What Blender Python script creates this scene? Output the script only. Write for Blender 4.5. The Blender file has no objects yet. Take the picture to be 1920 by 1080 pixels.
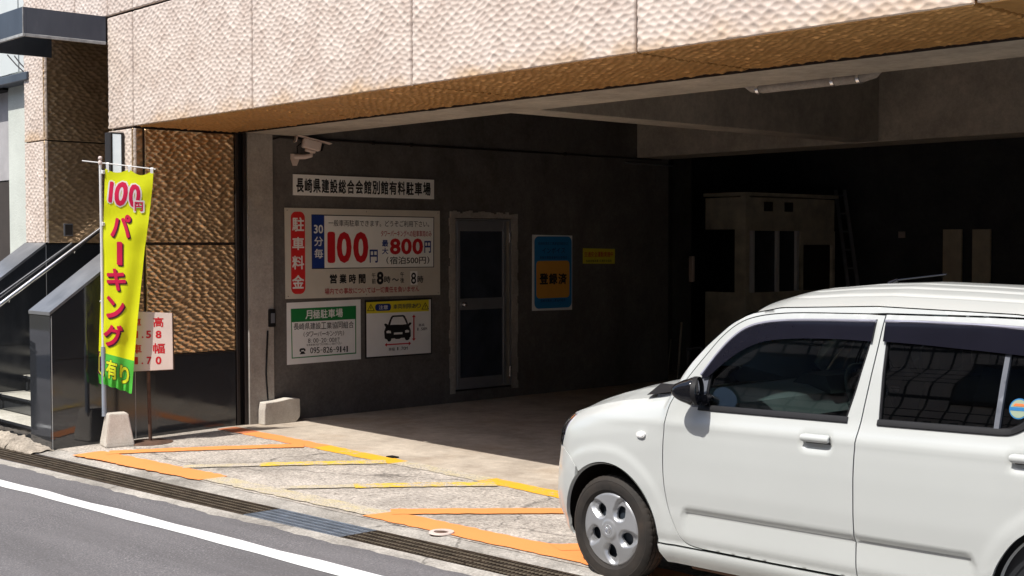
import bpy, bmesh, math, random
import numpy as np
from mathutils import Vector, Matrix
from mathutils.geometry import delaunay_2d_cdt
random.seed(7); RNG = np.random.default_rng(7)
S = bpy.context.scene
COL = S.collection
R_ = math.radians

# ------------------------------------------------------------------ camera
YAW, PITCH, ROLL, FPX = R_(42.054), R_(-1.932), R_(-0.071), 2488.5
F0 = np.array([-math.cos(YAW), math.sin(YAW), 0.0]); R0 = np.array([F0[1], -F0[0], 0.0]); U0 = np.array([0, 0, 1.0])
CF = F0*math.cos(PITCH)+U0*math.sin(PITCH); CU_ = U0*math.cos(PITCH)-F0*math.sin(PITCH)
CR = R0*math.cos(ROLL)+CU_*math.sin(ROLL); CU = CU_*math.cos(ROLL)-R0*math.sin(ROLL)
CAM = np.array([0.0, 0.0, 1.75])
cd = bpy.data.cameras.new('camera'); cam = bpy.data.objects.new('camera', cd); COL.objects.link(cam)
cam.matrix_world = Matrix(((CR[0], CU[0], -CF[0], CAM[0]), (CR[1], CU[1], -CF[1], CAM[1]), (CR[2], CU[2], -CF[2], CAM[2]), (0, 0, 0, 1)))
cd.sensor_width = 36; cd.lens = 36*FPX/1920; cd.clip_start = 0.05; cd.clip_end = 500
S.camera = cam

# ------------------------------------------------------------------ light
SUN_EL = 58.8
w = bpy.data.worlds.new("World"); S.world = w; w.use_nodes = True
nt = w.node_tree; nt.nodes.clear()
sky = nt.nodes.new('ShaderNodeTexSky'); sky.sky_type = 'NISHITA'; sky.sun_disc = False
sky.sun_elevation = R_(SUN_EL); sky.sun_rotation = R_(180); sky.dust_density = 2.0; sky.air_density = 1.0
bg = nt.nodes.new('ShaderNodeBackground'); bg.inputs[1].default_value = 0.15
wo = nt.nodes.new('ShaderNodeOutputWorld')
nt.links.new(sky.outputs[0], bg.inputs[0]); nt.links.new(bg.outputs[0], wo.inputs[0])
sl = bpy.data.lights.new('sun', 'SUN'); sl.energy = 4.6; sl.angle = R_(0.5); sl.color = (1.0, 0.955, 0.88)
so = bpy.data.objects.new('sun', sl); COL.objects.link(so)
so.rotation_euler = Vector((0.0, 1.0, -math.tan(R_(SUN_EL)))).to_track_quat('-Z', 'Y').to_euler()
so.location = (-6, -8, 14)
S.view_settings.view_transform = 'Standard'; S.view_settings.look = 'None'
S.view_settings.exposure = 0.20; S.view_settings.gamma = 1; S.view_settings.use_curve_mapping = False

# ------------------------------------------------------------------ survey: a pixel of the photograph onto a known plane
def ray(px, py): return CF+CR*(px-960)/FPX-CU*(py-540)/FPX
def onX(px, py, X): v = ray(px, py); return CAM+v*(X/v[0])
def onY(px, py, Y): v = ray(px, py); return CAM+v*(Y/v[1])
def onZ(px, py, Z): v = ray(px, py); return CAM+v*((Z-CAM[2])/v[2])

# ------------------------------------------------------------------ dimensions
X0, Y0, PW = -11.638, 5.719, 2.1216
ZB, ZT, YS = 2.843, 3.931, 6.833
ZF = -0.066
def cl(x, a, b): return max(a, min(b, x))
def zroad(X): return -.12+.034*(cl(X, -16, 3)+10.5)
def zfront(X): return -.098+.022*(cl(X, -16, 3)+11.2)
def gz(X, Y):
    if Y >= 6.65: return ZF
    if Y >= 4.95:
        t = (Y-4.95)/1.7; return zfront(X)*(1-t)+ZF*t
    if Y >= 4.2:
        t = (Y-4.2)/.75; return zroad(X)*(1-t)+zfront(X)*t
    return zroad(X)

# ------------------------------------------------------------------ object helpers
def tag(o, label=None, cat=None, group=None, kind=None):
    if label: o['label'] = label
    if cat: o['category'] = cat
    if group: o['group'] = group
    if kind: o['kind'] = kind
    return o
def empty(name, loc=(0, 0, 0), rot=(0, 0, 0)):
    o = bpy.data.objects.new(name, None); COL.objects.link(o); o.location = loc; o.rotation_euler = rot; o.empty_display_size = .1
    return o
def link(name, me, m, parent=None, smooth=None):
    o = bpy.data.objects.new(name, me); COL.objects.link(o)
    if m is not None:
        for x in (m if isinstance(m, (list, tuple)) else [m]): me.materials.append(x)
    if smooth is not None:
        me.shade_flat() if smooth is False else None
        if smooth is True: me.shade_smooth()
        elif smooth: me.set_sharp_from_angle(angle=R_(smooth)) if hasattr(me, 'set_sharp_from_angle') else None
    if parent is not None: o.parent = parent
    return o
class MB:
    def __init__(s): s.v = []; s.f = []; s.mi = []; s.cm = 0
    def add(s, vs, fs):
        n = len(s.v); s.v += [tuple(map(float, q)) for q in vs]; s.f += [tuple(n+i for i in f) for f in fs]; s.mi += [s.cm]*len(fs); return s
    def box(s, a, b, bev=0.0):
        x0, y0, z0 = [min(a[i], b[i]) for i in range(3)]; x1, y1, z1 = [max(a[i], b[i]) for i in range(3)]
        if bev > 0:
            bm = bmesh.new(); bmesh.ops.create_cube(bm, size=1)
            for q in bm.verts: q.co = Vector(((x0+x1)/2+q.co.x*(x1-x0), (y0+y1)/2+q.co.y*(y1-y0), (z0+z1)/2+q.co.z*(z1-z0)))
            bmesh.ops.bevel(bm, geom=bm.edges[:], offset=bev, segments=1, affect='EDGES')
            bm.verts.index_update(); s.add([q.co[:] for q in bm.verts], [[q.index for q in f.verts] for f in bm.faces]); bm.free(); return s
        vs = [(x, y, z) for z in (z0, z1) for y in (y0, y1) for x in (x0, x1)]
        return s.add(vs, [(0, 2, 3, 1), (4, 5, 7, 6), (0, 1, 5, 4), (2, 6, 7, 3), (0, 4, 6, 2), (1, 3, 7, 5)])
    def tube(s, pts, r, n=10, caps=True):
        pts = [Vector(p) for p in pts]; rs = r if isinstance(r, (list, tuple)) else [r]*len(pts)
        ring = []; t0 = (pts[1]-pts[0]).normalized(); up = Vector((0, 0, 1)) if abs(t0.z) < .9 else Vector((1, 0, 0))
        a = t0.cross(up).normalized()
        vs = []
        for i, p in enumerate(pts):
            t = (pts[min(i+1, len(pts)-1)]-pts[max(i-1, 0)]).normalized()
            a = (a-t*a.dot(t)).normalized(); b = t.cross(a)
            for k in range(n):
                an = 2*math.pi*k/n; vs.append(p+(a*math.cos(an)+b*math.sin(an))*rs[i])
        fs = [(i*n+k, i*n+(k+1) % n, (i+1)*n+(k+1) % n, (i+1)*n+k) for i in range(len(pts)-1) for k in range(n)]
        if caps: fs += [tuple(range(n))[::-1], tuple((len(pts)-1)*n+k for k in range(n))]
        return s.add(vs, fs)
    def prism(s, poly, axis, a, b):
        """poly: 2D points; axis: which coordinate is extruded from a to b"""
        def P(p, t):
            return {0: (t, p[0], p[1]), 1: (p[0], t, p[1]), 2: (p[0], p[1], t)}[axis]
        n = len(poly); vs = [P(p, a) for p in poly]+[P(p, b) for p in poly]
        fs = [tuple(range(n)), tuple(range(2*n-1, n-1, -1))]+[(i, (i+1) % n, n+(i+1) % n, n+i)[::-1] for i in range(n)]
        return s.add(vs, fs)
    def lathe(s, prof, c, axis, n=48):
        """prof: (r, t) pairs; t runs along unit vector axis from c"""
        ax = Vector(axis).normalized(); up = Vector((0, 0, 1)) if abs(ax.z) < .9 else Vector((1, 0, 0)); a = ax.cross(up).normalized(); b = ax.cross(a)
        c = Vector(c); vs = []
        for (r, t) in prof:
            for k in range(n):
                an = 2*math.pi*k/n; vs.append(c+ax*t+(a*math.cos(an)+b*math.sin(an))*r)
        fs = [(i*n+k, i*n+(k+1) % n, (i+1)*n+(k+1) % n, (i+1)*n+k) for i in range(len(prof)-1) for k in range(n)]
        return s.add(vs, fs)
    def build(s, name, m, parent=None, smooth=None, M=None):
        me = bpy.data.meshes.new(name); me.from_pydata(s.v, [], s.f)
        if M is not None: me.transform(M)
        bm = bmesh.new(); bm.from_mesh(me); bmesh.ops.recalc_face_normals(bm, faces=bm.faces[:]); bm.to_mesh(me); bm.free()
        me.polygons.foreach_set('material_index', s.mi) if any(s.mi) else None
        if smooth:
            me.shade_smooth(); me.set_sharp_from_angle(angle=R_(smooth))
        me.update()
        return link(name, me, m, parent)
def box(name, a, b, m, parent=None, bev=0.0): return MB().box(a, b, bev).build(name, m, parent)
def grid_mesh(name, P, m, parent=None, smooth=True):
    """P: (nv, nu, 3) array of points"""
    nv, nu, _ = P.shape
    me = bpy.data.meshes.new(name); me.vertices.add(nv*nu); me.vertices.foreach_set('co', P.reshape(-1).astype(np.float32))
    i = (np.arange(nv-1)[:, None]*nu+np.arange(nu-1)[None, :]).reshape(-1)
    q = np.stack([i, i+1, i+nu+1, i+nu], 1).astype(np.int32); nf = len(q)
    me.loops.add(nf*4); me.loops.foreach_set('vertex_index', q.reshape(-1))
    me.polygons.add(nf); me.polygons.foreach_set('loop_start', np.arange(nf, dtype=np.int32)*4)
    me.update(calc_edges=True); me.validate()
    if smooth: me.shade_smooth()
    return link(name, me, m, parent)

# ------------------------------------------------------------------ materials
MATS = {}
class NB:
    def __init__(s, name):
        s.m = bpy.data.materials.new(name); s.m.use_nodes = True; s.t = s.m.node_tree; s.n = s.t.nodes; s.l = s.t.links
        s.b = s.n['Principled BSDF']; s._c = None
        MATS[name] = s.m
    def co(s):
        if s._c is None: s._c = s.n.new('ShaderNodeTexCoord').outputs['Object']
        return s._c
    def mapc(s, sc=(1, 1, 1), rot=(0, 0, 0)):
        q = s.n.new('ShaderNodeMapping'); q.inputs['Scale'].default_value = sc; q.inputs['Rotation'].default_value = rot; s.l.new(s.co(), q.inputs[0]); return q.outputs[0]
    def noise(s, scale, detail=4, rough=.55, vec=None, dist=0.0):
        q = s.n.new('ShaderNodeTexNoise'); q.inputs['Scale'].default_value = scale; q.inputs['Detail'].default_value = detail
        q.inputs['Roughness'].default_value = rough; q.inputs['Distortion'].default_value = dist
        s.l.new(vec if vec is not None else s.co(), q.inputs['Vector']); return q.outputs['Fac']
    def ramp(s, fac, stops, interp='LINEAR'):
        q = s.n.new('ShaderNodeValToRGB'); cr = q.color_ramp; cr.interpolation = interp
        while len(cr.elements) < len(stops): cr.elements.new(.5)
        for e, (p, c) in zip(cr.elements, stops):
            e.position = p; e.color = (c, c, c, 1) if isinstance(c, (int, float)) else (*c, 1)
        s.l.new(fac, q.inputs[0]); return q.outputs[0]
    def mix(s, fac, a, b, mode='MIX'):
        q = s.n.new('ShaderNodeMix'); q.data_type = 'RGBA'; q.blend_type = mode
        for i, v in ((0, fac), (6, a), (7, b)):
            if isinstance(v, (int, float)): q.inputs[i].default_value = v if i == 0 else (v, v, v, 1)
            elif isinstance(v, tuple): q.inputs[i].default_value = (*v, 1)
            else: s.l.new(v, q.inputs[i])
        return q.outputs[2]
    def math(s, op, a, b=0.0):
        q = s.n.new('ShaderNodeMath'); q.operation = op
        for i, v in ((0, a), (1, b)):
            if isinstance(v, (int, float)): q.inputs[i].default_value = v
            else: s.l.new(v, q.inputs[i])
        return q.outputs[0]
    def col(s, c):
        if isinstance(c, tuple): s.b.inputs['Base Color'].default_value = (*c, 1)
        else: s.l.new(c, s.b.inputs['Base Color'])
        return s
    def setp(s, **k):
        for a, v in k.items():
            a = {'rough': 'Roughness', 'metal': 'Metallic', 'spec': 'Specular IOR Level', 'coat': 'Coat Weight', 'coatr': 'Coat Roughness', 'trans': 'Transmission Weight', 'ior': 'IOR', 'sheen': 'Sheen Weight', 'alpha': 'Alpha'}[a]
            if isinstance(v, (int, float)): s.b.inputs[a].default_value = v
            else: s.l.new(v, s.b.inputs[a])
        return s
    def bump(s, h, strength=.3, dist=.01):
        q = s.n.new('ShaderNodeBump'); q.inputs['Strength'].default_value = strength; q.inputs['Distance'].default_value = dist
        s.l.new(h, q.inputs['Height']); s.l.new(q.outputs[0], s.b.inputs['Normal']); return s
def simple(name, c, rough=.5, metal=0.0, var=.12, vs=6.0, bump=0.0, bs=60.0, spec=.5, **k):
    b = NB(name); n = b.noise(vs, 5)
    lo = tuple(x*(1-var) for x in c); hi = tuple(min(1, x*(1+var)) for x in c)
    b.col(b.ramp(n, [(.3, lo), (.7, hi)])); b.setp(rough=rough, metal=metal, spec=spec, **k)
    if bump: b.bump(b.noise(bs, 3), bump, .004)
    return b.m
# asphalt
b = NB('asphalt'); a1 = b.noise(85, 5, .85); a2 = b.noise(1.1, 4); a3 = b.noise(40, 4, .8)
c = b.ramp(a1, [(.30, (.06, .057, .06)), (.46, (.12, .115, .122)), (.58, (.20, .193, .202)), (.66, (.50, .48, .49))])
c = b.mix(b.ramp(a2, [(.35, 0.0), (.6, .5)]), c, (.165, .158, .165), 'MIX'); b.col(c).setp(rough=.9, spec=.25)
st = b.ramp(b.noise(1.0, 5, .6, b.mapc((.25, 2.2, 1))), [(.42, 0.0), (.66, .42)]); c = b.mix(st, c, (.075, .072, .075)); b.col(c)
b.bump(b.mix(.5, a1, a3), .55, .006); asphalt = b.m
def concrete(name, dark, light, agg=.35, bump=.5, rust=0.0, cracks=False, bsc=140, grime=.0):
    b = NB(name); n1 = b.noise(2.2, 6, .62); n2 = b.noise(bsc, 5, .82); n3 = b.noise(11, 5, .65)
    c = b.mix(b.ramp(n1, [(.32, 0.0), (.68, 1.0)]), dark, light)
    c = b.mix(agg, c, b.ramp(n2, [(.35, .12), (.5, .5), (.66, .88)]), 'OVERLAY')
    c = b.mix(.25, c, b.ramp(n3, [(.3, .25), (.7, .75)]), 'OVERLAY')
    if rust: c = b.mix(b.ramp(b.noise(1.3, 5, .6), [(.52, 0.0), (.7, rust)]), c, (.30, .19, .10))
    if grime: c = b.mix(b.ramp(b.noise(.9, 6, .7, b.mapc((1, 1, .35))), [(.45, 0.0), (.7, grime)]), c, tuple(x*.35 for x in dark))
    h = b.mix(.5, n2, n3)
    if cracks:
        v = b.n.new('ShaderNodeTexVoronoi'); v.feature = 'DISTANCE_TO_EDGE'; v.inputs['Scale'].default_value = .42
        wv = b.n.new('ShaderNodeVectorMath'); wv.operation = 'ADD'; nn = b.n.new('ShaderNodeTexNoise'); nn.inputs['Scale'].default_value = 4; nn.inputs['Detail'].default_value = 6
        b.l.new(b.co(), nn.inputs['Vector']); sc = b.n.new('ShaderNodeVectorMath'); sc.operation = 'SCALE'; sc.inputs['Scale'].default_value = .35
        b.l.new(nn.outputs['Color'], sc.inputs[0]); b.l.new(b.co(), wv.inputs[0]); b.l.new(sc.outputs[0], wv.inputs[1]); b.l.new(wv.outputs[0], v.inputs['Vector'])
        cr = b.ramp(v.outputs['Distance'], [(0.0, .9), (.003, .6), (.006, 0.0)])
        c = b.mix(b.math('MULTIPLY', cr, .75), c, (.06, .055, .05))
    b.col(c).setp(rough=.92, spec=.25); b.bump(h, bump, .006); return b.m
apron_m = concrete('rough_concrete_apron', (.35, .315, .28), (.53, .48, .43), agg=.85, bump=1.0, cracks=True, bsc=42, grime=.45)
floor_m = concrete('garage_floor_concrete', (.37, .315, .26), (.56, .49, .41), agg=.35, bump=.3, rust=.35, bsc=120)
gutter_m = concrete('gutter_concrete', (.30, .28, .255), (.50, .47, .43), agg=.5, bump=.8, bsc=60, cracks=True, grime=.5)
curb_m = concrete('curb_stone', (.30, .26, .215), (.50, .44, .37), agg=.5, bump=1.0, bsc=38, grime=.4)
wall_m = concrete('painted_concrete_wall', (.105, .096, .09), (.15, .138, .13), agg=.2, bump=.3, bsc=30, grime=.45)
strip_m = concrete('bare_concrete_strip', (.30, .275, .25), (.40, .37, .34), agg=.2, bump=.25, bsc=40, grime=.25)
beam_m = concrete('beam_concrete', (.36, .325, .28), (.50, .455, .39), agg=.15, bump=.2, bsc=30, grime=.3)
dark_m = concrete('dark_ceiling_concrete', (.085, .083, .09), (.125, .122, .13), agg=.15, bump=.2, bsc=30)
block_m = concrete('pale_cast_concrete', (.50, .46, .41), (.66, .62, .56), agg=.25, bump=.4, bsc=90, grime=.2)
def hammered(name, lo, hi, metal, rough, stain=0.0):
    b = NB(name); n = b.noise(5, 5, .6); n2 = b.noise(55, 3)
    c = b.mix(b.ramp(n, [(.3, 0.0), (.7, 1.0)]), lo, hi); c = b.mix(.2, c, b.ramp(n2, [(.3, .3), (.7, .7)]), 'OVERLAY')
    if stain:
        z = b.n.new('ShaderNodeSeparateXYZ'); b.l.new(b.co(), z.inputs[0])
        zz = b.math('ADD', z.outputs['Z'], b.math('MULTIPLY', b.noise(2.2, 5, .65), -.42))
        k = b.ramp(b.math('SUBTRACT', zz, ZB-.22), [(0.0, 1.0), (.05, .75), (.15, 0.0)]); k = b.math('MULTIPLY', k, b.math('GREATER_THAN', z.outputs['Z'], ZB))
        k = b.math('MULTIPLY', k, b.ramp(b.noise(1.1, 4, .6, b.mapc((1, 1, .2))), [(.38, .15), (.62, 1.0)]))
        c = b.mix(b.math('MULTIPLY', k, stain), c, (.60, .40, .22))
    b.col(c).setp(rough=rough, metal=metal, spec=.5); return b.m
ham_front = hammered('pale_hammered_panel', (.60, .49, .42), (.76, .655, .58), .0, .5, .85)  # paler and pinker than the bronze panels
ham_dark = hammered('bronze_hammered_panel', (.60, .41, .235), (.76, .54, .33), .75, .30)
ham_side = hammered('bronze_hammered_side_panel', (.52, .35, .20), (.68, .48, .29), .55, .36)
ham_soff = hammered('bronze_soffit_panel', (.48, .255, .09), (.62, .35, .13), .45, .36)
joint_m = simple('dark_joint', (.035, .025, .022), .7)
b = NB('black_granite'); n = b.noise(420, 2, .8); n2 = b.noise(1.7, 6, .65, b.mapc((1, 1, .4)))
c = b.ramp(n, [(.3, (.016, .018, .021)), (.62, (.034, .037, .043)), (.75, (.09, .097, .11))])
c = b.mix(b.ramp(n2, [(.52, 0.0), (.8, .35)]), c, (.10, .11, .125)); b.col(c)
b.setp(rough=b.ramp(n2, [(.4, .035), (.75, .22)]), spec=.9); granite = b.m
granite_top = simple('granite_coping', (.17, .175, .185), .22, 0, .25, 3.0, spec=.6)
tread_m = concrete('stone_tread', (.40, .39, .34), (.58, .56, .50), agg=.35, bump=.3, bsc=80, grime=.2)
grout = simple('pale_grout', (.42, .43, .44), .8)
b = NB('blue_grey_fascia_metal'); n = b.noise(2.5, 6, .65, b.mapc((1.5, 1.5, .5)))
b.col(b.ramp(n, [(.3, (.045, .055, .08)), (.62, (.075, .09, .12)), (.85, (.20, .22, .25))])).setp(rough=.38, metal=.2); canopy_m = b.m
canopy_drip = simple('chalky_drip_edge', (.36, .37, .37), .7, 0, .3, 12)
white_metal = simple('white_ribbed_metal', (.66, .70, .69), .45, 0, .06, 2)
stucco = simple('pale_green_stucco', (.62, .66, .61), .9, 0, .08, 3, bump=.8, bs=45)
grey_render = simple('grey_render', (.42, .41, .42), .8, 0, .1)
dark_brown = simple('dark_brown_opening', (.05, .04, .035), .8)
dark_metal = simple('dark_frame_metal', (.03, .024, .024), .45, .3)
alu = simple('grey_aluminium', (.30, .31, .34), .4, .55, .08)
alu_dull = simple('dull_beige_paint', (.30, .27, .225), .6, 0, .15)
steel = simple('bright_stainless_steel', (.78, .78, .80), .22, .95, .04)
white_paint = simple('white_pole_paint', (.75, .75, .74), .4, 0, .06)
grey_blue_pipe = simple('grey_blue_pipe', (.30, .35, .42), .45)
rust_m = simple('rusted_steel', (.11, .062, .042), .8, .2, .4, 14, bump=.4)
rusty_grate = simple('rusty_grating_steel', (.095, .07, .05), .7, .4, .45, 9)
galv = simple('galvanised_grating_steel', (.40, .45, .52), .42, .6, .2, 9)
bar_highlight = simple('steel_bar_highlight', (.26, .22, .165), .5, .5, .3, 9)  # lighter steel for the bearing bars, their highlights put into the colour
black_m = simple('matt_black', (.008, .008, .009), .8, var=.05, spec=.2)
sign_white = simple('sign_white', (.86, .86, .84), .42, 0, .04, 4)
sign_grey = simple('sign_grey_board', (.60, .56, .49), .45, 0, .05, 4)
sheet_white = simple('laminated_white_sheet', (.84, .84, .84), .3, 0, .04, 4, bump=.15, bs=9)
stand_white = simple('off_white_board', (.66, .55, .50), .5, 0, .05, 4)
def flat(name, c, rough=.5): return simple(name, c, rough, 0, .03, 5)
ink = flat('black_ink', (.012, .012, .014)); red = flat('red_ink', (.55, .012, .02)); red2 = flat('sign_red_panel', (.62, .02, .02)); blue = flat('blue_ink', (.01, .035, .22)); green = flat('green_ink', (.012, .20, .05))
yellow = flat('yellow_ink', (.72, .62, .03)); navy = flat('navy_ink', (.01, .015, .10)); lblue = flat('poster_blue', (.02, .22, .52)); orange = flat('poster_orange', (.75, .36, .06)); wht = flat('white_ink', (.8, .8, .79)); darkred = flat('dark_red_ink', (.40, .01, .02))
maroon = flat('maroon_ink', (.22, .01, .03))
def cloth(name, c):
    b = NB(name); n = b.noise(14, 4); b.col(b.ramp(n, [(.3, tuple(x*.95 for x in c)), (.7, c)])); b.setp(rough=.6, spec=.3)
    tr = b.n.new('ShaderNodeBsdfTranslucent'); tr.inputs[0].default_value = (*c, 1); mx = b.n.new('ShaderNodeMixShader'); mx.inputs[0].default_value = .25
    out = b.n['Material Output']; b.l.new(b.b.outputs[0], mx.inputs[1]); b.l.new(tr.outputs[0], mx.inputs[2]); b.l.new(mx.outputs[0], out.inputs[0]); b.bump(b.noise(25, 3), .1, .004); mx.inputs[0].default_value = .22; return b.m
ban_y = cloth('banner_yellow_cloth', (.86, .92, .012)); ban_g = cloth('banner_green_cloth', (.10, .58, .07)); ban_r = cloth('banner_crimson_print', (.72, .015, .085)); ban_k = cloth('banner_dark_print', (.08, .02, .04)); ban_w = cloth('banner_white_print', (.85, .80, .80))
ban_yl = cloth('banner_pale_yellow_print', (.78, .86, .03))
# road paint, worn through to what is beneath
def worn(name, paint, under, lo, hi, scale=7.0, agg=75):
    b = NB(name); n = b.noise(scale, 9, .82); n2 = b.noise(agg, 3, .7)
    f = b.ramp(b.mix(.35, n, n2), [(lo, 0.0), (hi, 1.0)])
    u = b.mix(.7, under, b.ramp(n2, [(.35, .12), (.5, .5), (.66, .88)]), 'OVERLAY')
    p = b.mix(b.ramp(b.noise(3, 5), [(.3, 0.0), (.7, .25)]), paint, tuple(x*.8 for x in paint))
    b.col(b.mix(f, u, p)).setp(rough=.8, spec=.3); b.bump(n2, .6, .005); return b.m
UND = (.49, .44, .39)
paint_or = worn('orange_road_paint', (.86, .31, .095), UND, .31, .39); paint_oy = worn('amber_road_paint', (.84, .43, .03), UND, .41, .46)
paint_ye = worn('worn_yellow_road_paint', (.80, .53, .035), UND, .47, .53); paint_fy = worn('faded_yellow_road_paint', (.58, .49, .24), UND, .45, .62)
paint_rd = worn('faded_red_road_paint', (.50, .17, .08), UND, .28, .45)
paint_wh = worn('white_road_paint', (.80, .81, .82), (.16, .155, .16), .33, .37, 12, 120)
# car
b = NB('white_car_paint'); n = b.noise(1.2, 4); b.col(b.ramp(n, [(.3, (.50, .52, .51)), (.7, (.53, .55, .54))])).setp(rough=.32, spec=.5, coat=.7, coatr=.06); paint = b.m
def glass(name, tint, gl=1.7):
    b = NB(name); out = b.n['Material Output']; b.n.remove(b.b)
    tr = b.n.new('ShaderNodeBsdfTransparent'); tr.inputs[0].default_value = (*tint, 1)
    g = b.n.new('ShaderNodeBsdfGlossy'); g.inputs['Roughness'].default_value = .015; g.inputs[0].default_value = (.9, .95, 1, 1)
    fr = b.n.new('ShaderNodeFresnel'); fr.inputs[0].default_value = gl; mx = b.n.new('ShaderNodeMixShader')
    b.l.new(fr.outputs[0], mx.inputs[0]); b.l.new(tr.outputs[0], mx.inputs[1]); b.l.new(g.outputs[0], mx.inputs[2]); b.l.new(mx.outputs[0], out.inputs[0]); return b.m
gl_front = glass('green_tinted_glass', (.58, .70, .64)); gl_rear = glass('privacy_glass', (.22, .21, .21)); gl_clear = glass('clear_lamp_glass', (.92, .93, .95), 1.18); gl_smoke = simple('smoked_acrylic', (.008, .008, .014), .10, 0, .1, spec=.3)
gl_door = simple('dark_frosted_glass', (.035, .042, .058), .22, 0, .3, 3)
rubber = simple('black_rubber', (.014, .014, .016), .6, 0, .1, spec=.25); gloss_black = simple('gloss_black_plastic', (.008, .008, .01), .1, 0, .05, spec=.6)
plast = simple('grey_plastic', (.13, .14, .165), .5, 0, .1)
b = NB('tyre_rubber'); n = b.noise(7, 5, .6); b.col(b.ramp(n, [(.35, (.022, .020, .019)), (.6, (.040, .033, .028)), (.75, (.065, .047, .036))])).setp(rough=.75, spec=.35); tyre_m = b.m
hub_m = simple('silver_hubcap_paint', (.42, .43, .45), .34, .55, .04); chrome = simple('chrome', (.8, .8, .82), .08, 1, .02)
steel_dark = simple('dark_steel_wheel', (.035, .045, .06), .4, .4)
int_dark = simple('dark_interior', (.018, .02, .024), .6); int_blue = simple('blue_grey_trim', (.10, .15, .18), .5); int_white = simple('pale_headlining', (.45, .48, .45), .7)

# ------------------------------------------------------------------ hammered relief panels
def ham_h(u, v, seed):
    """concave dimples on a wavy hexagonal lattice (metres in, height out)"""
    su, sv = .089, .0335
    r = np.random.default_rng(seed); ph = r.uniform(0, 6.28, 6)
    uu = u+.020*np.sin(v*6+ph[0])+.012*np.sin(u*6+v*9+ph[1]); vv = v+.018*np.sin(u*6.5+ph[2])+.009*np.sin(u*15+v*4+ph[3])+.004*np.sin(u*27-v*12+ph[4])
    row = np.floor(vv/sv+.5); best = np.full(u.shape, 9.0)
    for dr in (-2, -1, 0, 1, 2):
        rr = row+dr; off = np.where(np.mod(rr, 2) == 0, 0, .5)
        cc = np.floor(uu/su-off+.5)
        for dc in (-1, 0, 1):
            k = cc+dc; hsh = np.sin(k*127.1+rr*311.7+seed*13.7)*43758.5453; j1 = hsh-np.floor(hsh); hsh2 = np.sin(k*269.5+rr*183.3+seed*7.1)*24634.634; j2 = hsh2-np.floor(hsh2)
            cu = (k+off+(j1-.5)*.42)*su; cv = (rr+(j2-.5)*.22)*sv
            best = np.minimum(best, ((uu-cu)/.056)**2+((vv-cv)/.030)**2)
    q = np.minimum(best/.95, 1.15); return -(.0098)*(1-q)
def hammer(name, O, ud, vd, nd, wd, ht, m, parent, step=1.0, seed=1, amp=1.0):
    nu = max(4, int(wd/(.0092*step))); nv = max(4, int(ht/(.0066*step)))
    u = np.linspace(0, wd, nu); v = np.linspace(0, ht, nv); UU, VV = np.meshgrid(u, v)
    H = ham_h(UU, VV, seed)*amp
    H = np.pad(H, 1, mode='edge'); UU = np.pad(UU, 1, mode='edge'); VV = np.pad(VV, 1, mode='edge')
    H[0, :] = H[-1, :] = -.035; H[:, 0] = H[:, -1] = -.035
    P = np.array(O)+UU[..., None]*np.array(ud)+VV[..., None]*np.array(vd)+H[..., None]*np.array(nd)
    return grid_mesh(name, P, m, parent)
eX, eY, eZ = (1., 0, 0), (0, 1., 0), (0, 0, 1.)
nX, nY, nZ = (-1., 0, 0), (0, -1., 0), (0, 0, -1.)

# ================================================================== GROUND
def strip_sheet(name, xs, ys, zf, m, kind='structure', dz=0.0):
    P = np.array([[(x, y, zf(x, y)+dz) for x in xs] for y in ys]); o = grid_mesh(name, P, m, None, True); o['kind'] = kind; return o
xs_ = np.arange(-16, 3.01, .25)
XL = np.concatenate([[-80, -40, -22], xs_, [20, 60]])
ys_a = np.concatenate([np.arange(4.95, 6.651, .1), ])
strip_sheet('pavement', XL, np.append(ys_a, 6.65), gz, apron_m)
strip_sheet('garage_floor', XL, np.linspace(6.65, 22, 24), gz, floor_m)
# road with an uneven asphalt edge
xr = np.concatenate([[-80, -40, -22], np.arange(-16, 3.01, .06), [20, 60]])
def redge(x): return 4.345+.012*math.sin(x*5.1)+.009*math.sin(x*13.3+1)+.006*math.sin(x*31)
P = np.array([[(x, (y if y is not None else redge(x)), gz(x, y if y is not None else redge(x))) for x in xr] for y in (-3.0, -1, 1.5, 3.2, 4.0, 4.2, None)])
tag(grid_mesh('road', P, asphalt), kind='structure')
P = np.array([[(x, redge(x)-.03+k*(4.455-redge(x)+.03), gz(x, redge(x))-.010+k*.012) for x in xr] for k in (0, .3, .6, 1.0)])
tag(grid_mesh('gutter_edge', P, gutter_m), kind='structure')
def gj(x, y):
    n = .007*math.sin(x*7.3+y*31)+.006*math.sin(x*17.7-y*53)+.004*math.sin(x*41+y*23)
    return gz(x, y)-(.010 if y < 4.93 else .0025)+n*(1 if 4.78 < y < 4.9 else (.12 if y > 4.93 else .3))
strip_sheet('gutter_kerb', np.concatenate([[-80, -22], np.arange(-16, 3.01, .08)]), [4.745, 4.78, 4.82, 4.86, 4.9, 4.955], gj, gutter_m)
# drain channel
mb = MB()
for x0, x1 in zip(xs_[:-1], xs_[1:]):
    for ya, za, yb, zb_ in ((4.455, 0, 4.46, -.22), (4.46, -.22, 4.74, -.22), (4.74, -.22, 4.745, 0)):
        mb.add([(x0, ya, gz(x0, ya)+za), (x1, ya, gz(x1, ya)+za), (x1, yb, gz(x1, yb)+zb_), (x0, yb, gz(x0, yb)+zb_)], [(0, 1, 2, 3)])
tag(mb.build('drain_channel', dark_m), kind='structure')
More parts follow.
